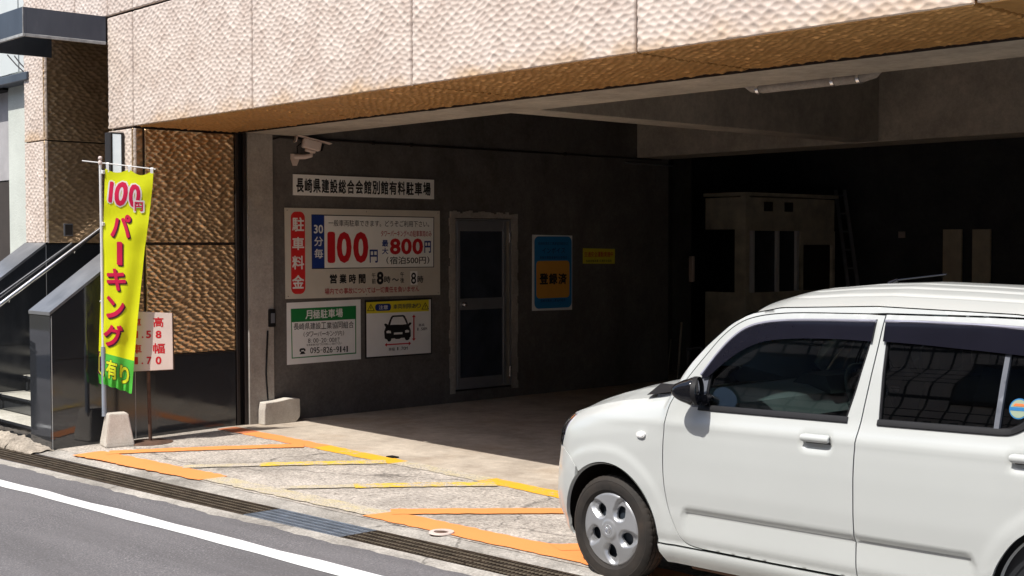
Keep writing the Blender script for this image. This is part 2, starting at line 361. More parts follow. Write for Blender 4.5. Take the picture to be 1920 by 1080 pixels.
# grates
def make_grate(L, m, name='drain_grate'):
    r = empty(name)
    f = MB(); f.box((0, 0, -.03), (L, .008, 0)); f.box((0, .272, -.03), (L, .28, 0)); f.box((0, .008, -.03), (.006, .272, 0)); f.box((L-.006, .008, -.03), (L, .272, 0)); f.build('frame', m, r)
    for k in range(1, 5): box('bearing_bar', (.006, .056*k-.0024, -.028), (L-.006, .056*k+.0024, .0008), galv if m is galv else bar_highlight, r)
    c = MB(); n = int(L/.030)
    for i in range(1, n): x = i*L/n; c.box((x-.0042, .008, -.024), (x+.0042, .272, -.001))
    o = c.build('cross_bars', m, r); o['kind'] = 'stuff'
    return r
def copy_tree(o, parent=None):
    c = o.copy(); COL.objects.link(c)
    if parent is not None: c.parent = parent
    for ch in list(o.children): copy_tree(ch, c)
    return c
GL = 1.09; g_r = make_grate(GL-.006, rusty_grate); g_g = None
first = True
labs = {-6: 'rusty drain grate at the far left end below the entrance steps', -5: 'rusty drain grate in front of the broken kerb below the steps', -4: 'rusty drain grate in front of the black granite stair wall', -3: 'rusty drain grate in the gutter before the orange painted corner',
        -2: 'rusty drain grate alongside the end of the left orange paint strip', -1: 'rusty drain grate touching the left end of the grey-blue grate', 0: 'clean grey-blue galvanised drain grate between two rusty ones', 1: 'rusty drain grate touching the right end of the grey-blue grate', 2: 'rusty drain grate beside the gutter in front of the car wheel'}
for k in range(-6, 4):
    x = -7.56+k*GL
    if k == 0: o = make_grate(GL-.006, galv)
    elif first: o = g_r; first = False
    else: o = copy_tree(g_r)
    z0, z1 = gz(x, 4.6), gz(x+GL, 4.6)
    o.location = (x, 4.46, z0+.004); o.rotation_euler = (0, -math.atan2(z1-z0, GL), 0)
    tag(o, labs.get(k, 'rusty drain grate nearest the lower edge of the picture'), 'drain grate', 'drain grates in the gutter')
# painted lines
def paint_strip(name, pts, wid, m, dz=.004, seg=.07, y_lock=None):
    L = []; rr = []
    for (a, b_) in zip(pts[:-1], pts[1:]):
        n = max(1, int(math.dist(a, b_)/seg))
        for i in range(n): t = i/n; L.append((a[0]+(b_[0]-a[0])*t, a[1]+(b_[1]-a[1])*t))
    L.append(pts[-1]); A = []; B = []
    for i, p in enumerate(L):
        q0, q1 = L[max(0, i-1)], L[min(len(L)-1, i+1)]; dx, dy = q1[0]-q0[0], q1[1]-q0[1]; n = math.hypot(dx, dy); nx, ny = -dy/n, dx/n
        jt = min(.012, wid*.09); wa = wid/2+random.uniform(-jt, jt); wb = wid/2+random.uniform(-jt, jt)
        A.append((p[0]-nx*wa, p[1]-ny*wa)); B.append((p[0]+nx*wb, p[1]+ny*wb))
    M_ = [((a[0]+b_[0])/2, (a[1]+b_[1])/2) for a, b_ in zip(A, B)]
    P = np.array([[(x, y, gz(x, y)+dz) for (x, y) in row] for row in (A, M_, B)])
    o = grid_mesh(name, P, m); o['kind'] = 'structure'; return o
G = lambda px, py: tuple(onZ(px, py, -.06)[:2])
paint_strip('road_line', [(-40, 3.93), (-12, 3.93), (0, 3.93), (20, 3.93)], .135, paint_wh, seg=.4)
YB = 6.63; WB = .20
paint_strip('paint_line', [(-11.55, YB), (-11.1, YB)], WB, paint_rd, .004)
paint_strip('paint_line', [(-11.1, YB), (-9.9, YB)], WB, paint_or, .004)
paint_strip('paint_line', [(-9.9, YB), (-8.75, YB)], WB, paint_oy, .004)
paint_strip('paint_line', [(-8.75, YB), (-7.65, YB)], WB*.9, paint_fy, .004)
paint_strip('paint_line', [(-7.65, YB), (-6.0, YB-.02), (-3, YB-.02)], WB, paint_oy, .004)
paint_strip('paint_line', [(-11.15, 5.02), (-9.05, 5.08)], .27, paint_or, .006)
paint_strip('paint_line', [(-9.05, 5.08), (-6.95, 5.10)], .20, paint_fy, .006)
paint_strip('paint_line', [(-6.95, 5.10), (-5.0, 5.12), (-2.5, 5.12)], .27, paint_or, .006)
paint_strip('paint_line', [(-11.0, 5.14), (-10.05, 6.55)], .21, paint_or, .008)
paint_strip('paint_line', [(-9.75, 5.2), (-9.4, 5.7)], .15, paint_fy, .008)
paint_strip('paint_line', [(-9.4, 5.7), (-8.82, 6.55)], .19, paint_ye, .008)
paint_strip('paint_line', [(-8.3, 5.2), (-8.0, 5.65)], .14, paint_fy, .008)
paint_strip('paint_line', [(-8.0, 5.65), (-7.45, 6.55)], .19, paint_ye, .008)
paint_strip('paint_line', [(-6.95, 5.2), (-6.05, 6.55)], .21, paint_or, .008)
paint_strip('paint_line', [(-5.4, 5.2), (-4.7, 6.55)], .21, paint_or, .008)
# utility cap and pit lid
p = onZ(828, 999, gz(-6.2, 5.05)+.01)
cap = empty('utility_cap', (p[0], p[1], gz(p[0], p[1])+.008)); tag(cap, 'small round cream utility cap set in the orange line beside the drain', 'utility cap')
MB().lathe([(.045, -.002), (.047, .006), (.075, .006), (.078, -.002)], (0, 0, 0), eZ, 28).build('ring', stand_white, cap, 40)
MB().lathe([(.0001, .004), (.03, .004), (.045, -.001)], (0, 0, 0), eZ, 24).build('lid', rust_m, cap, 40)
p = onZ(736, 857, ZF+.005); q = box('pit_lid', (p[0]-.05, p[1]-.035, ZF+.002), (p[0]+.05, p[1]+.035, ZF+.012), black_m, None, .004); tag(q, 'small black pit lid beside the amber line at the garage threshold', 'pit lid')
# broken kerb stones below the steps
for i, (xa, xb, lab) in enumerate([(-13.9, -12.95, 'rough weathered kerb stone at the left edge under the lowest step'), (-12.93, -12.25, 'cracked kerb stone in the middle of the row under the steps'), (-12.23, -11.62, 'low worn kerb stone at the right, breaking away at the foot of the granite pillar')]):
    nu, nv = 40, 18; P = np.zeros((nv, nu, 3))
    for j in range(nv):
        for k in range(nu):
            u = k/(nu-1); v = j/(nv-1); x = xa+(xb-xa)*u
            prof = [(.0, -.08), (.02, .02), (.05, .055), (.10, .075), (.16, .082), (.22, .08)]
            s_ = v*(len(prof)-1); a = int(min(s_, len(prof)-2)); f = s_-a
            yy = prof[a][0]*(1-f)+prof[a+1][0]*f; zz = prof[a][1]*(1-f)+prof[a+1][1]*f
            tp = (1-.85*max(0, (x+12.3)/.7)) if x > -12.3 else 1
            nz_ = .007*math.sin(x*13+yy*40+i)+.005*math.sin(x*31-yy*60)+.003*math.sin(x*67+i*3); e_ = min(u, 1-u)*20; ed = min(1, e_+.55)
            P[j, k] = (x, 4.70+yy+.006*math.sin(x*37), gz(x, 4.8)+zz*tp*ed+nz_*v)
    o = grid_mesh('kerb_stone', P, curb_m); tag(o, lab, 'kerb stone', 'kerb stones under the steps')

# ================================================================== PARKING BUILDING
bld = empty('parking_building', (X0, Y0, ZF)); tag(bld, 'parking building with hammered bronze cladding and a deep dark garage opening', 'building')
BM = Matrix.Translation((-X0, -Y0, -ZF))
class _P: pass
def rel(o):      # children were modelled in world space: keep them there
    o.matrix_parent_inverse = BM; return o
def bb(name, a, b_, m, bev=0.0, parent=None): return rel(box(name, a, b_, m, parent or bld, bev))
def hp(*a, **k): return rel(hammer(*a, **k))
g = .0145
# fascia panels (front), row 2 above
for i in range(7):
    xa = X0+i*PW; vis = 1.0 if i < 4 else 2.2
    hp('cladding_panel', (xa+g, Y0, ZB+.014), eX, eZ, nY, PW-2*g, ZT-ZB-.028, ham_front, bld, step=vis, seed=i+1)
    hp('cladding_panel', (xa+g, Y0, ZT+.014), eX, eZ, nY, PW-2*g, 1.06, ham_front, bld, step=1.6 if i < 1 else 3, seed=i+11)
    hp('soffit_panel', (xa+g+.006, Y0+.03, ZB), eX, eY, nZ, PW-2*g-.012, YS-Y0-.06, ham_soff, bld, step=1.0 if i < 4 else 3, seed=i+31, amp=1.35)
for i, (xa, xb) in enumerate([(-12.16, X0), (-12.9, -12.16), (-14.2, -12.9)]):
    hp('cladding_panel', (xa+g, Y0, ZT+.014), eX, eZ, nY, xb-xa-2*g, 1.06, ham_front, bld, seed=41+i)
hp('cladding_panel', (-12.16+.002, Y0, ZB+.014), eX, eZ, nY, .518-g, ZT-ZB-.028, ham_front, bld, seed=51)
# dark backing behind panels
bb('fascia_backing', (X0+.03, Y0+.037, ZB+.037), (3.2, YS-.02, 9.6), joint_m)
bb('wall', (-14.2+.03, Y0+.037, ZT+.037), (X0+.028, YS-.02, 9.6), joint_m)
bb('upper_wall', (-14.19, Y0+.005, ZT+1.1), (3.2, Y0+.035, 9.6), stucco)
bb('soffit_edge_trim', (X0, YS-.018, ZB-.004), (3.2, YS, ZB+.05), dark_metal)
# column 2 (right of the steps)
CX0, CX1 = -12.16, X0
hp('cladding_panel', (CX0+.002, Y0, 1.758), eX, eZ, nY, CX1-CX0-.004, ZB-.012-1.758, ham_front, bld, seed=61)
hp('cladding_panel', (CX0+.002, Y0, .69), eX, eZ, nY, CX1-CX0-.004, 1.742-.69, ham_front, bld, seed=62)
bb('wall', (CX0+.038, Y0+.037, ZF-.05), (CX1-.037, 6.80, ZB+.03), joint_m)
# jamb: return, joint, panels (faces +X)
for za, zb_ in ((.69, 1.736), (1.764, ZB-.012)):
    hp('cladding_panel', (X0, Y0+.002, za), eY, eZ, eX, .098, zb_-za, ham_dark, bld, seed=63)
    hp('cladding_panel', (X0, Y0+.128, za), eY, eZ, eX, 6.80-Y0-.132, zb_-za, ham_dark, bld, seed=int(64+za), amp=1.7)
bb('granite_slab', (X0-.03, Y0+.004, ZF-.03), (X0-.004, 6.79, .672), granite)
bb('panel_trim', (X0-.03, Y0+.0, .674), (X0+.004, 6.80, .686), dark_metal)
bb('grout_joint', (X0-.028, Y0-.006, ZF-.03), (X0-.002, Y0+.003, .672), grout)
bb('granite_slab', (CX0, Y0-.002+.012, ZF-.03), (X0-.031, Y0+.036, .688), granite)
# column 1 (left of the steps)
C1a, C1b = -14.2, -13.66
for za, zb_, sd in ((1.762, 2.83, 71), (2.845, 3.93, 73)):
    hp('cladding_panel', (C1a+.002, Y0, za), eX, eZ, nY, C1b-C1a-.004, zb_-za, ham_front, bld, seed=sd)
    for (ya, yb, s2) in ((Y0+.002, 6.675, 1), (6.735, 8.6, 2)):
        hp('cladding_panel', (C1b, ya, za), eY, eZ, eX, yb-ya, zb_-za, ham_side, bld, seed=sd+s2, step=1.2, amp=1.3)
bb('wall', (C1a+.04, Y0+.037, ZF), (C1b-.037, 8.7, ZT+.03), joint_m)
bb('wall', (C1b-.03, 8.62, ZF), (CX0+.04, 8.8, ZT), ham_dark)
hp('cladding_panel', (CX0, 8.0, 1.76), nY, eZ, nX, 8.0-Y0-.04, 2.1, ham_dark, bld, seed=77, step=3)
bb('ceiling', (C1b, Y0+.04, 3.945), (CX0+.03, 8.7, 3.99), dark_brown)
# switch plate on column side
pt = onX(128, 431, C1b+.004)
sw = bb('switch_plate', (C1b+.001, pt[1]-.05, pt[2]-.065), (C1b+.012, pt[1]+.05, pt[2]+.065), alu, .002); bb('switch_face', (C1b+.0125, pt[1]-.038, pt[2]-.055), (C1b+.016, pt[1]+.042, pt[2]+.055), dark_brown, 0, None)
# granite lining of the stair well, parapets
def parapet(xa, xb, yf, top0, slope, yend, cap_m, slabs):
    """stone wall beside the stairs: yf front, top0 height at front; top rises with slope to yend"""
    t = .028; ztop = lambda y: top0+slope*(y-yf)
    mb_ = MB(); mb_.prism([(yf+t, ZF-.1), (yend, ZF-.1), (yend, ztop(yend)-.03), (yf+t, ztop(yf+t)-.03)], 0, xa+t, xb-t); rel(mb_.build('parapet_core', joint_m, bld))
    rel(MB().prism([(yf-.006, ztop(yf)-.03), (yend, ztop(yend)-.03), (yend, ztop(yend)), (yf-.006, ztop(yf))], 0, xa-.006, xb+.006).build('coping', cap_m, bld))
    for sgn, x1, x2 in ((1, xb-t+.001, xb), (-1, xa, xa+t-.001)):
        ys = slabs
        for a, b_ in zip(ys[:-1], ys[1:]):
            for (z0, z1) in ((ZF-.1, .70), (.704, 9)):
                p_ = [(a+.002, z0), (b_-.002, z0)]
                if z1 > 5: p_ += [(b_-.002, ztop(b_)-.034), (a+.002, ztop(a)-.034)]
                else: p_ += [(b_-.002, z1), (a+.002, z1)]
                rel(MB().prism(p_, 0, x1, x2).build('granite_slab', granite, bld))
    bb('granite_slab', (xa+.001, yf, ZF-.14), (xb-.001, yf+t-.002, ztop(yf)-.034), granite)
PF = 4.90
parapet(-12.10, X0, PF, 1.135, .75, Y0-.004, granite_top, [PF+.004, Y0-.004])
rel(MB().tube([(X0+.001, PF+.012, ZF-.1), (X0+.001, PF+.012, 1.1)], .003, 6).build('edge_line', grout, bld))
def zpl(y): return 1.765-.75*(Y0-y)
parapet(C1a, C1b, 4.2, zpl(4.2), .75, Y0-.004, granite_top, [4.204, Y0-.004])
bb('granite_slab', (C1b-.03, Y0, ZF), (C1b-.003, 7.4, 1.745), granite); bb('granite_slab', (C1b-.03, 7.404, ZF), (C1b-.003, 8.6, 1.745), granite)
bb('grout_joint', (C1b-.002, Y0-.003, ZF+.2), (C1b+.001, Y0+.003, 1.74), grout)
bb('granite_slab', (CX0-.002, Y0+.04, ZF), (CX0+.034, 8.6, 1.74), granite)
# steps: tread and riser stones
sz = [.12, .12+.165, .12+.33, .12+.495, .12+.66, .12+.825]
for i, z in enumerate(sz):
    yf = 4.93+i*.27; z0 = ZF+z; x1 = -12.10; x0 = C1b
    for (a, b_) in ((x0, -12.86), (-12.854, x1-.004)):
        bb('riser_stone', (a+.002, yf+.012, z0-.165 if i else -.16), (b_, yf+.04, z0-.032), granite)
        bb('tread_stone', (a+.002, yf-.014, z0-.03), (b_, yf+.27, z0), tread_m if True else granite, .004)
        bb('tread_nosing', (a+.002, yf-.0165, z0-.029), (b_, yf-.0145, z0-.003), granite)
bb('stair_core', (C1b, 4.99, ZF-.1), (-12.1, 8.6, ZF+.085), joint_m)
for i, z in enumerate(sz[1:], 1): bb('stair_core', (C1b+.002, 4.975+i*.27, ZF+z-.17), (-12.104, 8.6, ZF+z-.031), joint_m)
# handrail
def rail(xr_, p0, p1, r=.021, m=steel):
    a = onX(*p0, xr_); b_ = onX(*p1, xr_); d = (b_-a); a2 = a-d*.8; b2 = b_+d*.35
    hr = rel(MB().tube([tuple(a2), tuple(b2)], r, 14).build('handrail', m, bld, 50)); return a, b_
ra, rb = rail(C1b+.085, (0, 571), (188, 430), .023)
for t in (.08, .62):
    p = ra+(rb-ra)*(t*1.2); rel(MB().tube([tuple(p), (p[0]-.03, p[1], p[2]-.05), (C1b, p[1], p[2]-.05)], .008, 8).build('rail_bracket', steel, bld, 50))
rl2 = rel(MB().tube([tuple(onX(0, 552, C1b+.012)), tuple(onX(135, 455, C1b+.012))], .006, 8).build('edge_strip', alu, bld, 50))
# canopy over the steps
cyf = 4.90; cx0, cx1 = -13.45, CX0-.0
ct = 3.935; cb = 3.672
bb('canopy_fascia', (cx0, cyf, cb), (cx1, cyf+.03, ct), canopy_m); bb('canopy_fascia', (cx1-.03, cyf+.032, cb), (cx1, Y0-.012, ct), canopy_m); bb('canopy_fascia', (cx0, cyf+.032, cb), (cx0+.03, Y0-.012, ct), canopy_m)
bb('canopy_top', (cx0+.002, cyf+.032, ct-.02), (cx1-.032, Y0-.012, ct-.004), canopy_m)
bb('canopy_drip', (cx0, cyf-.004, cb-.006), (cx1+.004, cyf+.02, cb+.022), canopy_drip, .003); bb('canopy_drip', (cx1-.02, cyf+.021, cb-.006), (cx1+.004, Y0-.012, cb+.022), canopy_drip, .003)
bb('canopy_soffit', (cx0+.032, cyf+.032, ct-.06), (cx1-.032, Y0-.012, ct-.022), white_metal)
bb('canopy_seam', (cx1-.004, cyf-.003, cb), (cx1+.003, cyf+.004, ct), canopy_drip)
# lamp on column 2
lp = empty('wall_lamp', (-11.89, Y0, 2.1)); tag(lp, 'slim dark box lamp with a white side lens on the hammered column', 'wall lamp')
def child(o, root): o.parent = root; o.matrix_parent_inverse = Matrix.Translation(-Vector(root.location)); return o
child(box('housing', (-11.95, 5.585, 2.10), (-11.845, Y0-.002, 2.80), dark_metal, None, .004), lp)
lens_m = simple('lit_white_lens', (.8, .84, .85), .3); lb_ = lens_m.node_tree.nodes['Principled BSDF']; lb_.inputs['Emission Color'].default_value = (.85, .95, 1, 1); lb_.inputs['Emission Strength'].default_value = .38
child(box('lens', (-11.846, 5.607, 2.115), (-11.828, 5.695, 2.785), lens_m, None, .005), lp)
for (a, b_) in (((-11.846, 5.585, 2.10), (-11.822, 5.604, 2.80)), ((-11.846, 5.698, 2.10), (-11.822, Y0-.002, 2.80)), ((-11.846, 5.604, 2.787), (-11.822, 5.698, 2.80))): child(box('frame', a, b_, dark_metal), lp)
# shutter guide and concrete strip, inner wall
bb('shutter_guide', (X0-.04, 6.80, ZF), (X0+.012, 6.835, ZB+.06), dark_metal, .003); bb('shutter_guide', (X0-.06, 6.836, ZF), (X0-.03, 6.885, ZB+.3), black_m); bb('shutter_guide', (X0-.04, 6.886, ZF), (X0+.016, 6.925, ZB+.06), dark_metal, .003)
bb('concrete_pier', (X0-.06, 6.926, ZF-.02), (X0+.035, 7.215, 3.78), strip_m, .004)
WX = X0
D0, D1, DZ0, DZ1 = 9.63, 10.48, .076, 2.03
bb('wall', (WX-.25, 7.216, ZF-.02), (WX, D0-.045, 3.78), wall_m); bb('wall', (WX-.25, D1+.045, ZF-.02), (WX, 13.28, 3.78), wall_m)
bb('light_block_backing', (WX-.32, 7.0, ZF-.02), (WX-.255, 13.28, 3.78), black_m)  # unseen black backing, added to stop outside light leaking round the door
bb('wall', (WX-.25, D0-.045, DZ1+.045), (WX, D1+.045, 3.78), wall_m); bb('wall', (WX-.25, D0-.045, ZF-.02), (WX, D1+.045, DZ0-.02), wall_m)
# rough cement surround of the door (chipped outline)
def rough_surround(outer, z0):
    mb_ = MB(); 
    def seg(a, b_, side):
        n = 22
        for i in range(n):
            t0, t1 = i/n, (i+1)/n; j0 = random.uniform(-.018, .02); 
            if side == 'top': mb_.box((WX-.01, a+(b_-a)*t0, DZ1+.008), (WX+.012+random.uniform(0, .004), a+(b_-a)*t1+.001, DZ1+.075+j0))
            elif side == 'l': mb_.box((WX-.01, D0-.085+j0*.6, a+(b_-a)*t0), (WX+.010+random.uniform(0, .004), D0-.008, a+(b_-a)*t1+.001))
            else: mb_.box((WX-.01, D1+.008, a+(b_-a)*t0), (WX+.010+random.uniform(0, .004), D1+.10+j0*.6, a+(b_-a)*t1+.001))
    seg(D0-.08, D1+.10, 'top'); seg(DZ0-.04, DZ1+.007, 'l'); seg(DZ0-.04, DZ1+.007, 'r')
    return rel(mb_.build('cement_surround', strip_m, bld))
rough_surround(0, 0)
dr = rel(MB().box((WX-.10, D0-.006, DZ0), (WX+.004, D0+.022, DZ1)).box((WX-.10, D1-.022, DZ0), (WX+.004, D1+.006, DZ1)).box((WX-.10, D0+.022, DZ1-.02), (WX+.004, D1-.022, DZ1)).box((WX-.10, D0+.022, DZ0), (WX+.004, D1-.022, DZ0+.012)).build('door', alu, bld))
def dchild(name, a, b_, m, bev=0.0):
    o = box(name, a, b_, m, dr, bev); return o
r1, r2 = D0+.024, D1-.075
zr = onX(905, 569, WX)[2]
for nm, a, b_ in (('stile', (WX-.03, r1, DZ0+.014), (WX+.006, r1+.045, DZ1-.022)), ('stile', (WX-.03, r2-.05, DZ0+.014), (WX+.006, r2, DZ1-.022)),
                  ('rail', (WX-.028, r1+.045, DZ1-.14), (WX+.004, r2-.05, DZ1-.022)), ('rail', (WX-.028, r1+.045, zr-.065), (WX+.004, r2-.05, zr+.065)), ('rail', (WX-.028, r1+.045, DZ0+.014), (WX+.004, r2-.05, DZ0+.13))): dchild(nm, a, b_, alu, .002)
dchild('jamb_strip', (WX-.04, r2+.002, DZ0+.014), (WX-.002, D1-.022, DZ1-.022), alu_dull)
dchild('pane', (WX-.018, r1+.045, zr+.065), (WX-.012, r2-.05, DZ1-.14), gl_door); dchild('pane', (WX-.018, r1+.045, DZ0+.13), (WX-.012, r2-.05, zr-.065), gl_door)
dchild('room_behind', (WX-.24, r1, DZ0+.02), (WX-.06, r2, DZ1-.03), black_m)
kp = onX(868, 571, WX)
MB().lathe([(.0001, .055), (.018, .054), (.027, .045), (.027, .03), (.012, .024), (.012, .004), (.03, .003), (.03, -.002)], (WX+.004, kp[1], kp[2]), eX, 20).build('handle', steel, dr, 40)
dchild('handle_plate', (WX+.0045, kp[1]-.03, kp[2]-.02), (WX+.007, kp[1]+.11, kp[2]+.02), alu)
for py in (445, 695):
    z = onX(963, py, WX)[2]; dchild('hinge', (WX-.001, D1-.03, z-.06), (WX+.016, D1-.008, z+.06), steel, .003)
# beams and ceiling
bb('beam', (X0-.0, 6.90, ZB+.008), (3.2, 7.55, 3.78), beam_m, .006)
bb('beam', (-8.41, 7.552, ZB+.012), (-8.08, 12.66, 3.78), beam_m, .006)
bb('beam', (X0+.002, 12.662, ZB+.004), (3.2, 13.25, 3.78), beam_m, .006)
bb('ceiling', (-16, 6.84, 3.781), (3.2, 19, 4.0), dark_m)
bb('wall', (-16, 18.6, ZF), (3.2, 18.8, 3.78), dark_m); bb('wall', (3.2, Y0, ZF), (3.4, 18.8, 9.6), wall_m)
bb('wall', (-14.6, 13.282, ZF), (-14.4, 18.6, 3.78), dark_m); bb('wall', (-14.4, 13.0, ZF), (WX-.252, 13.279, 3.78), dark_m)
bb('concrete_pier', (-12.95, 14.3, ZF), (-12.45, 14.7, 3.78), wall_m)
bb('shutter_hanger', (-8.64, 6.86, ZB+.0), (-8.56, 6.89, ZB+.03), steel)
# conduits along the wall
def wx(px, py, off=0.0): return tuple(onX(px, py, WX+off))
rel(MB().tube([wx(502, 640, .012), wx(500, 520, .012), wx(498, 300, .012), wx(500, 278, .012), wx(509, 262, .012), wx(524, 257, .012), wx(700, 268, .012), wx(880, 278.5, .012), wx(1240, 300, .012)], .011, 8).build('conduit', dark_metal, bld, 60))
rel(MB().tube([wx(1171, 305, .02), wx(1261, 311, .02)], .012, 8).build('conduit', alu, bld, 60))
for (px, py) in ((700, 268), (772, 272), (1060, 289), (499, 337), (500, 470)):
    p = wx(px, py, .012); rel(box('conduit_clip', (WX, p[1]-.012, p[2]-.02), (WX+.026, p[1]+.012, p[2]+.02), dark_metal, bld))
rel(MB().tube([wx(502, 620, .045), wx(499, 700, .05), wx(503, 760, .03)], .009, 8).build('cable', black_m, bld, 60))
# surface-mounted pipe behind the front beam
p0 = (-6.05, 7.60, ZB+.0); 
rel(MB().tube([(-5.95, 7.60, ZB+.06), (-5.86, 7.585, ZB+.005), (-5.76, 7.58, ZB-.008), (-4.98, 7.58, ZB-.008), (-4.88, 7.585, ZB+.01), (-4.82, 7.6, ZB+.08)], .035, 12).build('pipe', strip_m, bld, 60))
for x in (-5.80, -5.18, -4.98, -3.7): rel(MB().lathe([(.037, -.012), (.041, -.012), (.041, .012), (.037, .012)], (x, 7.58, ZB-.008), eX, 16).build('pipe_clamp', steel, bld, 50))

# far side of the street, seen only as reflection and bounce
opp = empty('office_building', (-6, -3.2, 0)); tag(opp, 'grey tiled building across the street mirrored in the car windows', 'building')
bt = NB('grey_wall_tile'); br = bt.n.new('ShaderNodeTexBrick'); bt.l.new(bt.mapc((1, 1, 1), (R_(90), 0, 0)), br.inputs['Vector']); br.offset = 0
br.inputs['Scale'].default_value = 1; br.inputs['Brick Width'].default_value = .40; br.inputs['Row Height'].default_value = .32; br.inputs['Mortar Size'].default_value = .022
br.inputs['Color1'].default_value = (.40, .34, .31, 1); br.inputs['Color2'].default_value = (.47, .40, .36, 1); br.inputs['Mortar'].default_value = (.012, .012, .012, 1)
bt.col(br.outputs[0]).setp(rough=.6)
ob = MB()
ob.box((-24, -6, -.5), (12, -3.2, 7.6)); o = ob.build('wall', bt.m, opp); o.matrix_parent_inverse = Matrix.Translation((6, 3.2, 0))
for i in range(9):
    x = -22+i*3.6
    for z in (1.0, 4.4):
        f = box('window', (x, -3.21, z), (x+1.9, -3.16, z+1.5), dark_metal, opp); f.matrix_parent_inverse = Matrix.Translation((6, 3.2, 0))
        q = box('pane', (x+.06, -3.158, z+.06), (x+1.84, -3.155, z+1.44), gl_door, f)

# neighbouring building at the left
nb = empty('neighbour_building', (-14.6, Y0, 0)); tag(nb, 'pale neighbouring building with white metal cladding and a stucco pillar at the far left', 'building')
def nbx(name, a, b_, m, bev=0.0): o = box(name, a, b_, m, nb, bev); o.matrix_parent_inverse = Matrix.Translation((14.6, -Y0, 0)); return o
def ny(px, py, Y=5.9): return onY(px, py, Y)
zz = lambda py, Y=5.9, px=30: onY(px, py, Y)[2]
xx = lambda px, Y=5.9: onY(px, 300, Y)[0]
mb_ = MB()
xL = -19.0
for i in range(16):
    a = xx(57)-.012-i*.30; nbx('metal_sheet', (a-.292, 5.90+(.0 if i % 2 else .012), zz(136)), (a, 5.95, 8.5), white_metal, .003)
nbx('wall', (xL, 5.96, -.3), (xx(58)-.02, 9, 8.5), grey_render)
nbx('gutter', (xL, 5.70, zz(150, 5.7)-.02), (xx(52, 5.7), 5.89, zz(138, 5.7)), canopy_m, .008)
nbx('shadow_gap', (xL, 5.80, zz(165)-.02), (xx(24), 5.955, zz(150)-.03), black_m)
nbx('pillar', (xx(23), 5.86, -.3), (xx(57)-.004, 5.957, zz(152)), stucco, .004)
nbx('panel', (xL, 5.92, zz(336)), (xx(22)-.004, 5.958, zz(166)), grey_render)
nbx('door_opening', (xL, 5.93, -.3), (xx(22)-.006, 5.9585, zz(338)), dark_brown)
a = onY(50, 136, 5.75)
for (q0, q1) in (((14, 103), (47, 137)), ((27, 105), (50, 131))):
    A, B = onY(*q0, 5.72), onY(*q1, 5.74); o = MB().tube([tuple(A), tuple((A+B)/2+np.array([0, 0, -.01])), tuple(B)], .007, 6).build('stay_cable', dark_metal, nb); o.matrix_parent_inverse = Matrix.Translation((14.6, -Y0, 0))

# ================================================================== TEXT
def text_mesh(s, bold=0.0, spacing=1.0, shear=0.0):
    V, Fs = text_raw(s, spacing, shear)
    if not bold or len(V) == 0: return np.concatenate([V, np.zeros((len(V), 1))], 1), Fs
    out = []; F2 = []; n = len(V)
    for i in range(9):
        a = i*math.pi/4; o = np.array([0, 0]) if i == 8 else np.array([math.cos(a), math.sin(a)])*bold*.8
        out.append(np.concatenate([V+o, np.full((n, 1), i*1.0e-4)], 1)); F2 += [tuple(q+i*n for q in f) for f in Fs]
    return np.concatenate(out), F2
def text_raw(s, spacing, shear):
    cu = bpy.data.curves.new('t', 'FONT'); cu.body = s; cu.space_character = spacing; cu.resolution_u = 3; cu.shear = shear
    cu.fill_mode = 'BOTH'
    o = bpy.data.objects.new('t', cu); COL.objects.link(o)
    dg = bpy.context.evaluated_depsgraph_get(); me = bpy.data.meshes.new_from_object(o.evaluated_get(dg))
    V = np.array([v.co[:2] for v in me.vertices]) if len(me.vertices) else np.zeros((0, 2)); Fs = [tuple(p.vertices) for p in me.polygons]
    bpy.data.objects.remove(o); bpy.data.curves.remove(cu); bpy.data.meshes.remove(me)
    return V, Fs
def fit(V, x0, y0, x1, y1):
    if len(V) == 0: return V
    W = V.copy(); lo, hi = V[:, :2].min(0), V[:, :2].max(0); s = np.maximum(hi-lo, 1e-6)
    W[:, :2] = (V[:, :2]-lo)/s*np.array([x1-x0, y1-y0])+np.array([x0, y0]); return W
